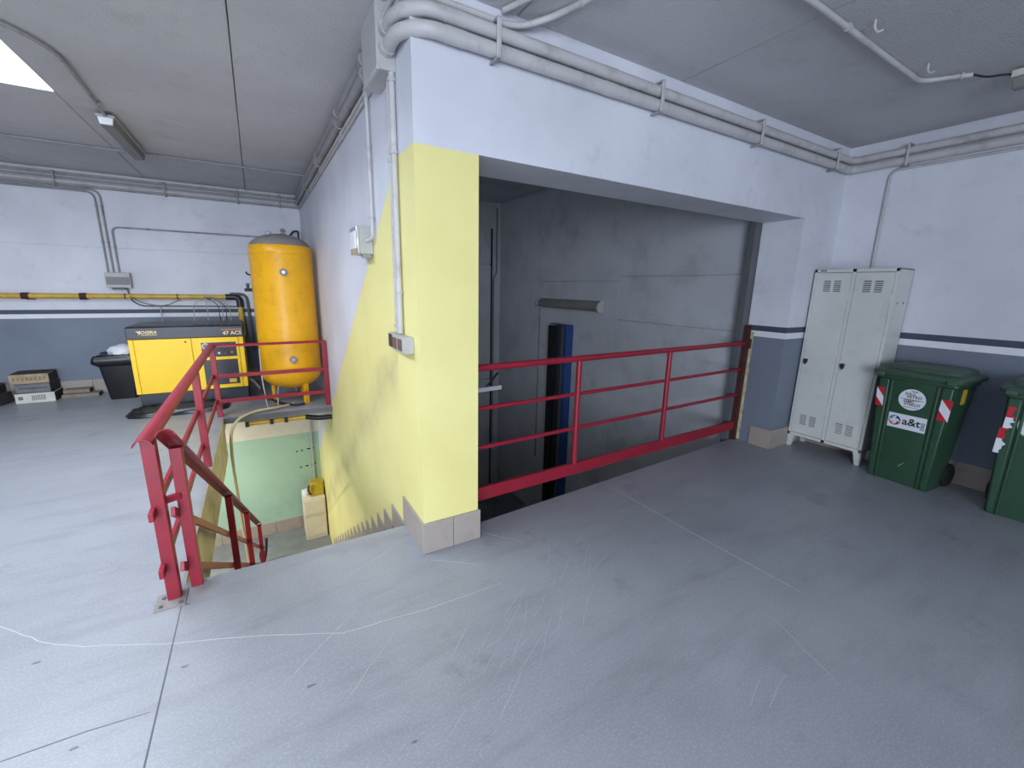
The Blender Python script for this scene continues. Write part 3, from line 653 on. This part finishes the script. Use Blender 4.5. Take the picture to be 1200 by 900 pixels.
# lamp at the right edge of the ceiling
t = thing('ceiling_lamp', (4.15, .6, ZC-.1), 'unlit tube lamp on the right ceiling above the bins', 'lamp'); P = Part(t)
lx = 4.12
P(MB().box((lx-.06, -.35, ZC-.055), (lx+.06, .99, ZC-.015)), 'housing', M_CARDW, .004)
P(MB().loft([[(lx-.05, y, ZC-.055), (lx-.03, y, ZC-.115), (lx+.03, y, ZC-.115), (lx+.05, y, ZC-.055)] for y in (-.34, .98)]), 'diffuser', M_LAMPG, .004)
for y in (.1, .7): P(MB().box((lx-.02, y-.015, ZC-.016), (lx+.02, y+.015, ZC)), 'bracket', M_PIPED)
conduit('lamp_cable', 'dark cable sagging between the ceiling clip and the right tube lamp', [(3.92,1.13,2.90),(4.0,1.08,2.885),(4.06,1.03,2.895),(4.10,.98,2.89)], .006, M_CABLEB, .05, ccat='cable')

# ================================================================= AIR COMPRESSOR
CX0, CX1, CY0, CY1 = -1.365, -.200, 6.62, 7.42
t = thing('air_compressor', ((CX0+CX1)/2, CY0, 0), 'yellow and black cabinet air compressor with gauge panel beside the tank', 'compressor'); P = Part(t)
P(MB().box((CX0+.025, CY0+.03, 0), (CX1-.01, CY1, .19)), 'plinth', M_BLACK, .005)
P(MB().box((CX0, CY0+.02, .19), (CX1, CY1, .865)), 'cabinet', M_YEL, .006)
P(MB().loft([[(CX0-.005, CY0-.005, z), (CX1+.005, CY0-.005, z), (CX1+.005, CY1, z), (CX0-.005, CY1, z)] for z in (.868, 1.005)]+[[(CX0+.01, CY0+.02, 1.02), (CX1-.01, CY0+.02, 1.02), (CX1-.01, CY1-.02, 1.02), (CX0+.01, CY1-.02, 1.02)]]), 'hood', M_BLACK, .006)
P(MB().box((CX0+.003, CY0+.004, .195), (CX0+.048, CY0+.022, .862)), 'corner_strip', M_YEL, .003)
xs = -.755
d1 = P(MB().box((CX0+.056, CY0, .195), (xs-.004, CY0+.022, .862)), 'door_panel', M_YEL, .004)
P(MB().cyl((xs-.06, CY0-.004, .82), (xs-.06, CY0+.002, .82), .011, 12), 'lock', M_DARKP, parent=d1)
P(MB().cyl((xs-.05, CY0-.004, .30), (xs-.05, CY0+.002, .30), .011, 12), 'lock', M_DARKP, parent=d1)
px0, px1 = xs+.004, CX1-.058
cp = P(MB().box((px0, CY0, .195), (px1, CY0+.022, .862)), 'control_door', M_YEL, .004)
pn = P(MB().box((px0+.09, CY0-.006, .615), (px1-.03, CY0+.002, .80)), 'instrument_panel', M_DARKP, .003, parent=cp)
P(MB().box((px0+.09, CY0-.004, .245), (px1-.03, CY0+.002, .575)), 'lower_grille', M_BLACK, .003, parent=cp)
P(MB().box((px0+.345, CY0-.007, .265), (px0+.425, CY0-.003, .315)), 'rating_plate', M_TYEL, parent=cp)
ring = lambda r0, r1: [(r0, 0), (r1, 0), (r1, .012), (r0, .012)]
AX = Matrix.Rotation(R(90), 3, 'X')
for z in (.755, .672):
    c = (px0+.135, CY0-.006, z)
    P(MB().lathe(c, [(.040,0),(.040,.012),(.034,.014),(.030,.009),(.0005,.009)], 24, AX), 'gauge_bezel', M_STICK, parent=cp)
    P(MB().lathe((c[0], c[1]-.009, z), [(.0290,0),(.029,.002),(.0005,.002)], 20, AX), 'gauge_face', M_LAMPG if z > .7 else M_STICK, parent=cp)
for x, z, m_ in ((.20,.755,M_BROWN),(.21,.665,M_BOXG),(.27,.66,M_STICK),(.34,.66,M_CABLE),(.41,.665,M_LORANGE),(.41,.765,M_LBROWN),(.34,.765,M_CABLE)):
    P(MB().lathe((px0+x, CY0-.006, z), [(.015,0),(.015,.006),(.010,.012),(.0005,.012)], 14, AX), 'control_button', m_, parent=cp)
P(MB().box((CX1-.052, CY0+.004, .195), (CX1-.003, CY0+.022, .862)), 'corner_strip', M_YEL, .003)
for k in range(6): P(MB().bar((-.70+.075*k, CY0+.06, 1.021), (-.665+.075*k, CY0+.13, 1.021), .03, .004), 'vent_slot', M_GAP)
FR = lambda x, z, yy=CY0-.0055: Matrix.Translation((x, yy, z)) @ Matrix.Rotation(R(90), 4, 'X')
P(text_mb('47 ACS', .066, FR(-.315, .915), .0, .0012), 'model_lettering', M_CREAM, smooth=False)
mk = MB()
for k in range(11): mk.box((-.43+.0205*k, CY0-.0065, .956), (-.415+.0205*k, CY0-.005, .968))
P(mk, 'small_lettering', M_LORANGE, smooth=False)
P(text_mb('JOGIRA', .05, FR(-1.165, .948), .25, .0012), 'maker_lettering', M_CREAM, smooth=False)
P(MB().box((-1.23, CY0-.0065, .915), (-1.08, CY0-.005, .921)), 'lettering_underline', M_CREAM, smooth=False)
P(MB().loft([[(-1.275, y, .965), (-1.235, y, .962), (-1.228, y, .938), (-1.25, y, .94)] for y in (CY0-.0065, CY0-.005)]), 'maker_emblem', M_CREAM, smooth=False)
# crumpled black sheet under the compressor
random.seed(3)
mb = MB(); rings = []
for (ins, z) in ((0,.002),(-.01,.03),(.05,.05),(.12,.062)):
    rr = []
    for k in range(44):
        a = 2*math.pi*k/44; ex = .50*math.copysign(abs(math.cos(a))**.5, math.cos(a)); ey = .21*math.copysign(abs(math.sin(a))**.5, math.sin(a))
        j = random.uniform(-.03,.03)
        rr.append((-.93+ex*(1-ins*1.2+j), 6.40+ey*(1-ins*1.2+j), z+(random.uniform(-.012,.012) if z > .01 else 0)))
    rings.append(rr)
tag(mb.loft(rings).build('plastic_sheet', M_BLACKB), 'crumpled black plastic sheet lying on the floor in front of the compressor', 'plastic sheet')

# ================================================================= TANK
tx, ty, tr = .325, 6.36, .362
t = thing('air_tank', (tx, ty, 0), 'tall yellow vertical compressed air tank on legs in the corner behind the guard railing', 'tank'); P = Part(t)
dome = lambda z0, h, sgn: [(tr*math.cos(a), z0+sgn*h*math.sin(a)) for a in [R(90)*k/9 for k in range(10)]]
pr_ = [(max(r_, .002), z) for r_, z in reversed(dome(.40, .215, -1))] + [(tr, .5), (tr, 1.0), (tr, 1.925), (tr+.002, 1.93), (tr+.002, 1.945)] + [(max(r_, .002), z) for r_, z in dome(1.955, .205, 1)]
P(MB().lathe((tx, ty, 0), pr_, 56), 'shell', M_YELT)
P(MB().lathe((tx, ty, 0), [(max(r_, .002), z) for r_, z in [(tr*math.cos(a)+.0005, 1.959+.205*math.sin(a)) for a in [R(16)+R(74)*k/7 for k in range(8)]]], 48), 'dust_layer', M_DUST)
P(MB().lathe((tx, ty, 0), [(tr+.001, 1.906), (tr+.004, 1.908), (tr+.004, 1.913), (tr+.001, 1.915)], 56), 'weld_seam', M_YELT)
P(MB().lathe((tx, ty, 0), [(tr+.001, .43), (tr+.004, .432), (tr+.004, .437), (tr+.001, .439)], 56), 'weld_seam', M_YELT)
def port(ang, z, r_=.044, L=.03):
    d = Vector((math.sin(ang), -math.cos(ang), 0)); c = Vector((tx, ty, z)) + d*(tr-.004)
    o = P(MB().tube([c, c+d*L, c+d*(L+.001)], [r_, r_, r_*.8], 18), 'port_plug', M_DUST)
    P(MB().cyl(c+d*L, c+d*(L+.012), r_*.5, 6), 'plug_nut', M_STEEL, parent=o)
fa = math.atan2(-tx, ty)*1.0
port(math.atan2(0-tx, ty)+.02, 1.69); port(math.atan2(0-tx, ty)+.07, .615)
for k, a in enumerate((R(30), R(150), R(270))):
    d = Vector((math.sin(a), -math.cos(a), 0)); c = Vector((tx, ty, 0)) + d*(tr-.10); s_ = Vector((-d.y, d.x, 0))
    if k == 2: c = Vector((tx, ty, 0)) + d*(tr-.12)
    lg = [c-s_*.03-d*.02, c+s_*.03-d*.02, c+s_*.03+d*.02, c-s_*.03+d*.02]
    P(MB().hexa([v for v in lg], [v+Vector((0,0,.36)) for v in lg]), 'leg', M_YELT, .004)
P(MB().tube([(tx+.03, ty, .19), (tx+.03, ty, .15), (tx+.03, ty, .12)], [.02,.02,.012], 10), 'drain_cock', M_STEEL)
P(MB().lathe((tx-.12, ty-.05, 2.125), [(.03,0),(.036,.01),(.036,.05),(.02,.06),(.002,.06)], 16), 'top_fitting', M_BOXG)
P(MB().lathe((tx+.04, ty-.05, 2.15), [(.025,0),(.032,.015),(.02,.035),(.036,.05),(.02,.075),(.002,.08)], 16), 'safety_valve', M_DUST)
vd = Vector((-1, -.1, 0))
P(MB().tube([(tx-tr+.01, ty, 1.47), (tx-tr-.08, ty-.01, 1.47)], .02, 10).tube([(tx-tr-.04, ty, 1.46), (tx-tr-.04, ty, 1.54)], .018, 10).box((tx-tr-.06, ty-.03, 1.535), (tx-tr-.01, ty+.02, 1.55)), 'outlet_valve', M_DARKP)
P(MB().tube([(tx-tr+.01, ty, 1.65), (tx-tr-.03, ty-.01, 1.66), (tx-tr-.045, ty-.01, 1.69)], .011, 8), 'gauge_nipple', M_DARKP)
# hoses around the tank
conduit('beige_hose', 'beige hose draped over the stairwell edge and hanging down', [(.30,6.10,.018),(.18,6.02,.018),(.06,5.93,.03),(-.15,5.84,.04),(-.33,5.70,.0),(-.40,5.55,-.12),(-.41,5.50,-.45),(-.40,5.50,-1.0),(-.36,5.52,-2.3)], .016, M_HOSE, .12, ccat='hose')
conduit('drain_hose', 'thin pale hose hanging below the left side of the tank', [(-.03,6.15,.75),(-.035,6.05,.4),(-.01,5.98,.08),(.0,5.96,.012)], .008, M_BOXG, .1, ccat='hose')
conduit('drain_hose', 'second thin pale hose standing under the tank bottom', [(.14,6.22,.25),(.12,6.10,.15),(.11,6.0,.012)], .008, M_BOXG, .1, ccat='hose')
conduit('black_floor_hose', 'dark hose lying on the floor between compressor and tank', [(-.1,6.7,.25),(-.05,6.45,.12),(.1,6.2,.03),(.3,6.0,.02),(.42,6.02,.02)], .014, M_CABLEB, .12, ccat='hose')
conduit('grey_connection_hose', 'grey connection hose arching beside the compressor foot', [(-.185,6.72,.28),(-.12,6.58,.25),(-.03,6.5,.1),(.0,6.45,.02)], .02, M_CABLE, .12, ccat='hose')

# ================================================================= BUCKET, TILE BOXES, PLANKS (back left)
bx, by = -1.66, 7.52
t = thing('waste_bucket', (bx, by, 0), 'black waste bucket lined with a black bag beside the compressor', 'bucket'); P = Part(t)
rr = lambda hw, hd, z, n=6: [(bx+sx*(hw-.03)+.03*math.cos(a), by+sy*(hd-.03)+.03*math.sin(a), z) for sx, sy, a0 in ((1,1,0),(-1,1,90),(-1,-1,180),(1,-1,270)) for a in [R(a0+90*k/n) for k in range(n+1)]]
P(MB().loft([rr(.135,.12,0), rr(.14,.125,.02), rr(.185,.165,.46), rr(.20,.18,.47), rr(.20,.18,.495), rr(.18,.16,.495)]), 'body', M_BLACKB)
random.seed(5)
rg = []
for hw, z in ((.205,.47),(.235,.50),(.24,.545),(.225,.585),(.17,.60),(.05,.575)):
    rg.append([(bx+(x-bx)*(1+random.uniform(-.06,.06)), by+(y-by)*(1+random.uniform(-.06,.06)), z+random.uniform(-.014,.014)) for x, y, _ in rr(hw, hw*.9, z)])
P(MB().loft(rg), 'bin_liner', M_BLACKB)
rg = []
for f_, z in ((.5,.57),(.95,.60),(1.0,.64),(.75,.69),(.35,.715),(.08,.72)):
    rg.append([(bx+.05+math.cos(2*math.pi*k/18)*.15*f_*random.uniform(.88,1.1), by+math.sin(2*math.pi*k/18)*.13*f_*random.uniform(.88,1.1), z+random.uniform(-.012,.012)) for k in range(18)])
tag(MB().loft(rg).build('white_plastic_bag', M_BAGW), 'crumpled white plastic bag on top of the black waste bucket', 'bag')

def carton(name, label, x0, x1, y0, y1, z0, z1, m_, rz=0., marks=(), end=M_CARDD):
    t = thing(name, ((x0+x1)/2, (y0+y1)/2, z0), label, 'box'); t.rotation_euler = (0, 0, rz)
    w, d, h = (x1-x0)/2, (y1-y0)/2, z1-z0
    MB().box((-w, -d, 0), (w, d, h)).build('carton', m_, t, bevel=.004)
    MB().box((w-.001, -d+.004, .004), (w+.003, d-.004, h-.004)).build('end_panel', end, t)
    MB().box((-w+.004, -d+.004, h-.001), (w-.004, d-.004, h+.003)).build('top_flap', end, t)
    for (u0, u1, v0, v1, mm) in marks:
        MB().box((-w+u0*2*w, -d-.0015, v0*h), (-w+u1*2*w, -d+.001, v1*h)).build('print_mark', mm, t, smooth=False)
    return t
BY = 7.62
bars = [(.42+.045*k, .445+.045*k, .25, .8, M_CARDG) for k in range(8)]
carton('tile_carton', 'white tile carton with grey printed bars, bottom of the stack by the back wall', -2.74, -2.38, BY, BY+.30, 0, .125, M_CARDW, R(1), [(.08,.2,.35,.7,M_CARDG)]+bars)
carton('tile_carton', 'grey tile carton in the middle of the stack by the back wall', -2.72, -2.40, BY+.01, BY+.31, .13, .25, M_CARDG, R(-2), [(.1,.9,.45,.52,M_CARDD)])
carton('tile_carton', 'brown tile carton with open dark end on top of the stack by the back wall', -2.75, -2.40, BY-.02, BY+.30, .255, .375, M_CARD, R(2), [(.08+.11*k, .15+.11*k, .35, .72, M_PLANK) for k in range(8)])
carton('floor_carton', 'worn grey-brown carton lying beside the stack of tile cartons', -3.16, -2.84, BY-.1, BY+.2, 0, .14, M_CARDD, R(-14), [(.1,.8,.3,.6,M_CARD)])
carton('floor_carton', 'flat brown carton on top of the worn carton by the back wall', -3.2, -2.88, BY, BY+.25, .145, .24, M_PLANK, R(6), [(.2,.7,.3,.6,M_CARDG)])
for i, (x0, x1, y, z, rz, lb) in enumerate([(-2.35,-1.98,7.80,0,0,'long flat wooden plank on the floor between tile cartons and bucket'),(-2.34,-2.08,7.84,.055,2,'shorter plank lying on the long flat plank')]):
    t = thing('plank', ((x0+x1)/2, y, z), lb, 'plank'); t.rotation_euler = (0, 0, R(rz)); w = (x1-x0)/2
    MB().box((-w, -.08, 0), (w, .08, .05)).build('board', M_PLANK, t, bevel=.004)
    MB().box((w-.002, -.078, .003), (w+.004, .078, .047)).build('cut_end', M_CARDD, t)

# ================================================================= LOCKER
LX, LY0, LY1 = 4.70, 1.528, 2.172; LD = X2-.006-LX
t = thing('metal_locker', (LX+LD/2, (LY0+LY1)/2, 0), 'tall light grey two-door metal locker against the striped wall', 'locker'); P = Part(t)
zb, zt = .125, 1.795
c_ = MB()
c_.box((LX+.02, LY0, zb), (LX+LD, LY0+.008, zt)).box((LX+.02, LY1-.008, zb), (LX+LD, LY1, zt)).box((LX+LD-.008, LY0, zb), (LX+LD, LY1, zt)).box((LX+.02, LY0, zt-.01), (LX+LD, LY1, zt)).box((LX+.02, LY0, zb), (LX+LD, LY1, zb+.01))
P(c_, 'body', M_LOCK, .002)
fr = MB()
ym = 1.848
fr.box((LX, LY0, zb), (LX+.022, LY0+.022, zt)).box((LX, LY1-.022, zb), (LX+.022, LY1, zt)).box((LX, LY0, zt-.03), (LX+.022, LY1, zt)).box((LX, LY0, zb), (LX+.022, LY1, zb+.03)).box((LX, ym-.016, zb), (LX+.022, ym+.016, zt))
P(fr, 'front_frame', M_LOCK, .002)
for (a, b, hinge) in ((ym+.018, LY1-.024, -1), (LY0+.024, ym-.018, -1)):
    P(MB().box((LX+.012, a-.006, zb+.028), (LX+.02, b+.006, zt-.028)), 'door_recess', M_GAP)
    d = P(MB().box((LX-.004, a, zb+.034), (LX+.014, b, zt-.034)), 'door', M_LOCK, .003)
    mid = (a+b)/2
    for zz in (1.60, .27):
        for col in (-.042, .042):
            for k in range(6):
                P(MB().loft([[(LX-.004, mid+col-.03, zz+.018*k-.004), (LX-.010, mid+col-.03, zz+.018*k-.003), (LX-.004, mid+col-.03, zz+.018*k+.005)], [(LX-.004, mid+col+.03, zz+.018*k-.004), (LX-.010, mid+col+.03, zz+.018*k-.003), (LX-.004, mid+col+.03, zz+.018*k+.005)]]), 'louvre', M_LOCK, parent=d, smooth=False)
                P(MB().box((LX-.0050, mid+col-.028, zz+.018*k-.010), (LX-.0035, mid+col+.028, zz+.018*k-.004)), 'louvre_slot', M_GAP, parent=d, smooth=False)
    lk = P(MB().loft([[(LX-.004, b-.028+dy, .905+dz) for dy, dz in ((-.02,.025),(.02,.025),(.016,-.012),(.0,-.035),(-.016,-.012))], [(LX-.02, b-.028+dy*.8, .905+dz*.8) for dy, dz in ((-.02,.025),(.02,.025),(.016,-.012),(.0,-.035),(-.016,-.012))]]), 'lock_handle', M_DARKP, parent=d)
    for zz in (1.50, .40): P(MB().box((LX-.006, a-.008, zz), (LX+.004, a+.006, zz+.07)), 'hinge', M_LOCK, .002, parent=d)
P(MB().box((LX-.0015, LY1-.10, zt-.018), (LX+.001, LY1-.045, zt-.008)), 'name_plate', M_DARKP)
for y in (LY0, LY1-.05):
    P(MB().hexa([(LX+.006, y+(.0 if y == LY0 else .014), 0), (LX+.006, y+(.036 if y == LY0 else .05), 0), (LX+.04, y+(.036 if y == LY0 else .05), 0), (LX+.04, y+(.0 if y == LY0 else .014), 0)],
                [(LX, y-(.0 if y == LY0 else .012), zb), (LX, y+(.062 if y == LY0 else .05), zb), (LX+.06, y+(.062 if y == LY0 else .05), zb), (LX+.06, y-(.0 if y == LY0 else .012), zb)]), 'leg', M_LOCK, .002)
    P(MB().box((LX+LD-.05, y, 0), (LX+LD-.01, y+.045, zb)), 'leg', M_LOCK, .002)
for zz in (1.5,):
    for xx in (LX+.09, LX+.22): P(MB().cyl((xx, LY0-.002, zz), (xx, LY0+.002, zz), .009, 10), 'rivet', M_CABLE)

# ================================================================= WHEELED BINS
# local frame: front towards -Y, width along X, origin at the front-bottom centre on the floor
def rrect(x0, x1, y0, y1, z, r_=.035, n=4):
    return [(cx+r_*math.cos(a), cy+r_*math.sin(a), z) for cx, cy, a0 in ((x1-r_,y1-r_,0),(x0+r_,y1-r_,90),(x0+r_,y0+r_,180),(x1-r_,y0+r_,270)) for a in [R(a0+90*k/n) for k in range(n+1)]]
HB = .915
def yfront(z): return -.045*z/HB
def hwid(z): return .207+.040*z/HB
def make_bin(label, torn=False):
    t = thing('wheeled_bin', (0,0,0), label, 'waste bin', 'wheeled glass bins')
    b = MB().loft([rrect(-hwid(z), hwid(z), yfront(z), .29+.06*z/HB, z) for z in (0, .03, .3, .6, .85, HB-.03)] + [rrect(-.262, .262, -.06, .365, HB-.03), rrect(-.262, .262, -.06, .365, HB)]).build('body', M_BIN, t, bevel=.003)
    for x in (-.142, .142):
        MB().hexa([(x-.008,yfront(0)-.011,.0),(x+.008,yfront(0)-.011,.0),(x+.012,.01,.0),(x-.012,.01,.0)],
                  [(x*1.04-.008,yfront(HB)-.012,HB-.04),(x*1.04+.008,yfront(HB)-.012,HB-.04),(x*1.04+.012,0,HB-.04),(x*1.04-.012,0,HB-.04)]).build('front_rib', M_BIN, t, bevel=.004)
    for sx in (-1, 1):   # raised corner panels
        MB().hexa([(sx*.158,yfront(0)-.010,0),(sx*.198,yfront(0)-.010,0),(sx*.206,.03,0),(sx*.158,.03,0)],
                  [(sx*.166,yfront(HB)-.011,HB-.035),(sx*.236,yfront(HB)-.011,HB-.035),(sx*.244,.0,HB-.035),(sx*.166,.0,HB-.035)]).build('corner_panel', M_BIN, t, bevel=.010)
    lid = MB().loft([rrect(-.285,.285,-.085,.40,HB+.002,.04), rrect(-.290,.290,-.09,.405,HB+.03,.04), rrect(-.280,.280,-.08,.40,HB+.042,.04), rrect(-.245,.245,-.03,.375,HB+.052,.05), rrect(-.235,.235,-.02,.365,HB+.082,.05), rrect(-.205,.205,.01,.335,HB+.094,.05)]).build('lid', M_BINL, t, bevel=.003)
    for x in (-.225, .225): MB().box((x-.03,-.10,HB-.012),(x+.03,-.06,HB+.025)).build('lid_grip', M_BINL, lid, bevel=.006)
    MB().tube([(-.20,.415,HB-.005),(.20,.415,HB-.005)], .014, 10).build('handle_bar', M_BIN, t)
    for x in (-.2, -.07, .07, .2): MB().box((x-.012,.35,HB-.04),(x+.012,.42,HB+.0)).build('handle_arm', M_BIN, t, bevel=.003)
    MB().tube([(-.23,.30,.10),(.23,.30,.10)], .012, 8).build('axle', M_STEEL, t)
    for sx in (-1, 1):
        w = MB().lathe((sx*.215,.30,.10), [(.03,-.022),(.085,-.022),(.10,-.012),(.10,.012),(.085,.022),(.03,.022)], 24, Matrix.Rotation(R(90),3,'Y')).build('wheel', M_RUB, t)
        MB().lathe((sx*.240,.30,.10), [(.05,-.004),(.05,.004),(.02,.008),(.002,.008)], 16, Matrix.Rotation(R(90*sx),3,'Y')).build('hub', M_RUB, w)
    tilt = math.atan2(.045, HB)
    def F(x, z, off=.0012): return Matrix.Translation((x, yfront(z)-off, z)) @ Matrix.Rotation(R(90)-tilt+2*tilt, 4, 'X')
    def flat(pts, M, name, m_, parent, dz=.0008):
        return MB().loft([[M @ Vector((x, y, 0)) for x, y in pts], [M @ Vector((x, y, dz)) for x, y in pts]]).build(name, m_, parent, smooth=False)
    circ = lambda r_, n=28, cx=0, cy=0: [(cx+r_*math.cos(2*math.pi*k/n), cy+r_*math.sin(2*math.pi*k/n)) for k in range(n)]
    M0 = F(-.075 if torn else 0., .70 if torn else .735)
    s1 = flat(circ(.088), M0, 'round_sticker', M_STICK, t)
    Mt = lambda x, y: M0 @ Matrix.Translation((x, y, .0012))
    for txt, sz, x, y in (('SOLO', .026, -.016, .046), ('VETRO', .032, .012, .022), ('SAMO', .026, -.018, -.018), ('STEKLO', .030, .006, -.041)):
        text_mb(txt, sz, Mt(x, y), 0, .0006).build('lettering', M_INK, s1, smooth=False)
    for y, w_ in ((.0, .078), (-.004, .05), (-.066, .05)): flat([(-w_, y-.0015), (w_, y-.0015), (w_, y+.0015), (-w_, y+.0015)], Mt(0, 0), 'print_line', M_INK, s1)
    flat([(-.012,.066),(.03,.066),(.03,.072),(-.012,.072)], Mt(0,0), 'print_line', M_INK, s1)
    if not torn:
        M1 = F(-.005, .54)
        s2 = flat([(-.125,-.062),(.125,-.062),(.125,.062),(-.125,.062)], M1, 'logo_sticker', M_STICK, t)
        Mu = lambda x, y, z=.0012: M1 @ Matrix.Translation((x, y, z))
        text_mb('a&t', .086, Mu(.030, .004), 0, .0016).build('lettering', M_INK, s2, smooth=False)
        text_mb('2000', .034, Mu(.107, -.012) @ Matrix.Rotation(R(90), 4, 'Z'), 0, .0005).build('lettering', M_LNAVY, s2, smooth=False)
        for k, m_ in enumerate((M_LBLUE, M_LORANGE, M_LBROWN, M_LNAVY)):
            a0 = R(90*k+45); pts = []
            for i in range(9): a = a0+R(115)*i/8; pts.append((-.080+.042*math.cos(a)*(.95 if k % 2 else 1), .0+.042*math.sin(a)))
            for i in range(8, -1, -1): a = a0+R(100)*i/8+.35; q = .016+.024*(1-i/8); pts.append((-.080+q*math.cos(a), q*math.sin(a)))
            flat(pts, Mu(0, 0, .0012+.0003*k), 'swirl_blade', m_, s2)
    # hazard tape on the corner panels
    for sx, x, z, w_, h_ in (() if torn else ((1, .196, .70, .034, .085), (-1, -.196, .72, .026, .080))):
        Mh = Matrix.Translation((x+sx*.018*(z/HB), yfront(z)-.0135, z)) @ Matrix.Rotation(R(90)+tilt, 4, 'X') @ Matrix.Rotation(-sx*R(3), 4, 'Z')
        q = flat([(-w_,-h_),(w_,-h_),(w_,h_),(-w_,h_)], Mh, 'hazard_tape', M_STICK, t)
        Mz = Mh @ Matrix.Translation((0,0,.0009))
        flat([(-w_,h_),(w_,h_),(w_,h_*.05)] if sx > 0 else [(-w_,h_),(w_,h_),(w_,h_*.0)], Mz, 'red_stripe', M_TRED, q)
        flat([(-w_,-h_),(w_,-h_),(-w_,-h_*.05)], Mz, 'red_stripe', M_TRED, q)
    if torn:
        for k, (z0, z1, m_) in enumerate(((.74,.82,M_TRED),(.66,.74,M_STICK),(.58,.66,M_TRED),(.47,.58,M_STICK))):
            x0 = -.222-.012*(k > 1); pts = []
            for i in range(7): pts.append((x0-.018, z0+(z1-z0)*i/6))
            for i in range(6, -1, -1): pts.append((x0+.022+random.uniform(-.016,.012), z0+(z1-z0)*i/6))
            MB().loft([[(x+.02*(z/HB), yfront(z)-.0125, z) for x, z in pts], [(x+.02*(z/HB), yfront(z)-.0145, z) for x, z in pts]]).build('torn_tape', m_, t, smooth=False)
    # yellow label on the side wall
    MB().box((hwid(.8)+.0, .10, .74), (hwid(.8)+.004, .17, .86)).build('side_label', M_TYEL, t)
    MB().bar((.0, yfront(.17)-.002, .15), (.03, yfront(.19)-.002, .19), .002, .006, (0,1,0)).build('scuff', M_STICK, t)
    return t
b1 = make_bin('green wheeled waste bin with two stickers and red and white tape beside the metal locker')
b1.location = (4.575, 1.215, 0); b1.rotation_euler = (0, 0, R(-90-4))
b2 = make_bin('green wheeled waste bin with torn red and white tape, not next to the locker', True)
b2.location = (4.565, .475, 0); b2.rotation_euler = (0, 0, R(-90+4))

# ================================================================= LOWER ROOM CONTENTS
t = thing('lower_cabinet', (.53, 7.6, ZLOW), 'cream metal cabinet standing on the lower floor below the stairs', 'cabinet'); P = Part(t)
P(MB().box((.36, 7.42, ZLOW), (.70, 7.88, ZLOW+.74)), 'body', M_CAB, .006)
P(MB().box((.375, 7.41, ZLOW+.06), (.685, 7.424, ZLOW+.72)), 'door', M_CAB, .003)
P(MB().box((.36, 7.42, ZLOW+.74), (.70, 7.88, ZLOW+.755)), 'top', M_CAB, .003)
t = thing('yellow_machine_case', (.58, 7.62, ZLOW+.755), 'dirty yellow machine case lying on the cream cabinet', 'machine case'); P = Part(t)
P(MB().hexa([(.47,7.5,ZLOW+.755),(.70,7.5,ZLOW+.755),(.70,7.75,ZLOW+.755),(.47,7.75,ZLOW+.755)], [(.50,7.52,ZLOW+.99),(.70,7.52,ZLOW+.99),(.70,7.73,ZLOW+.99),(.50,7.73,ZLOW+.99)]), 'case', M_BRASS, .015)
P(MB().tube(bend([(.49,7.49,ZLOW+.80),(.45,7.47,ZLOW+.9),(.47,7.49,ZLOW+.98)], .03), .014, 8), 'handle', M_CABLEB)
tag(MB().lathe((.42, 7.62, ZLOW+.755), [(.05,0),(.055,.01),(.055,.085),(.045,.10),(.002,.10)], 20).build('white_tub', M_STICK), 'small white tub on the cream cabinet next to the yellow case', 'tub')
random.seed(11)
tag(MB().tube(bend([(-.30,6.95,ZLOW+.02),(-.24,7.0,ZLOW+.25),(-.22,7.02,ZLOW+.45)], .1), .02, 8).tube(bend([(-.30,6.95,ZLOW+.02),(-.33,7.05,ZLOW+.2),(-.27,7.05,ZLOW+.3)], .1), .02, 8).build('coiled_hose', M_CABLEB), 'dark hose standing on the lower floor by the stair railing', 'hose')
for (x, z, w_) in [(.62,-1.30,.03),(.55,-1.305,.06),(.44,-1.32,.03),(.36,-1.325,.025),(.50,-1.62,.05),(.40,-1.63,.03),(.64,-1.60,.02),(.58,-1.61,.015)]:
    MB().box((x-w_/2, Y4-.0075, z-.012), (x+w_/2, Y4-.0058, z+.012)).build('scuff_mark', M_GAP, lwb, smooth=False)
for x0, x1, z0, z1 in [(.2,.55,-1.36,-1.34),(-.05,.3,-1.42,-1.40),(.1,.5,-1.66,-1.645),(-.1,.3,-1.60,-1.585)]:
    pass
t = thing('slab_pipe', (.1, 5.95, -.22), 'yellow pipe clipped under the slab at the back of the stairwell', 'pipe'); P = Part(t)
P(MB().cyl((-.22, 5.86, -.115), (.40, 5.86, -.115), .03, 14), 'pipe_run', M_YELP)
for x in (-.24, .02, .18): P(MB().box((x-.02, 5.825, -.15), (x+.02, 5.895, -.07)), 'clip', M_DARKP)
conduit('black_slab_duct', 'dark curved duct under the slab at the back of the stairwell', [(.32,5.92,-.11),(.45,5.90,-.14),(.58,5.88,-.16),(.715,5.88,-.16)], .032, M_CABLEB, .1, ccat='duct')
conduit('corner_riser_conduit', 'thin pale conduit in the corner of the lower room wall', [(X3-.12,Y4-.03,-.3),(X3-.12,Y4-.03,-1.9)], .014, M_BOXG)
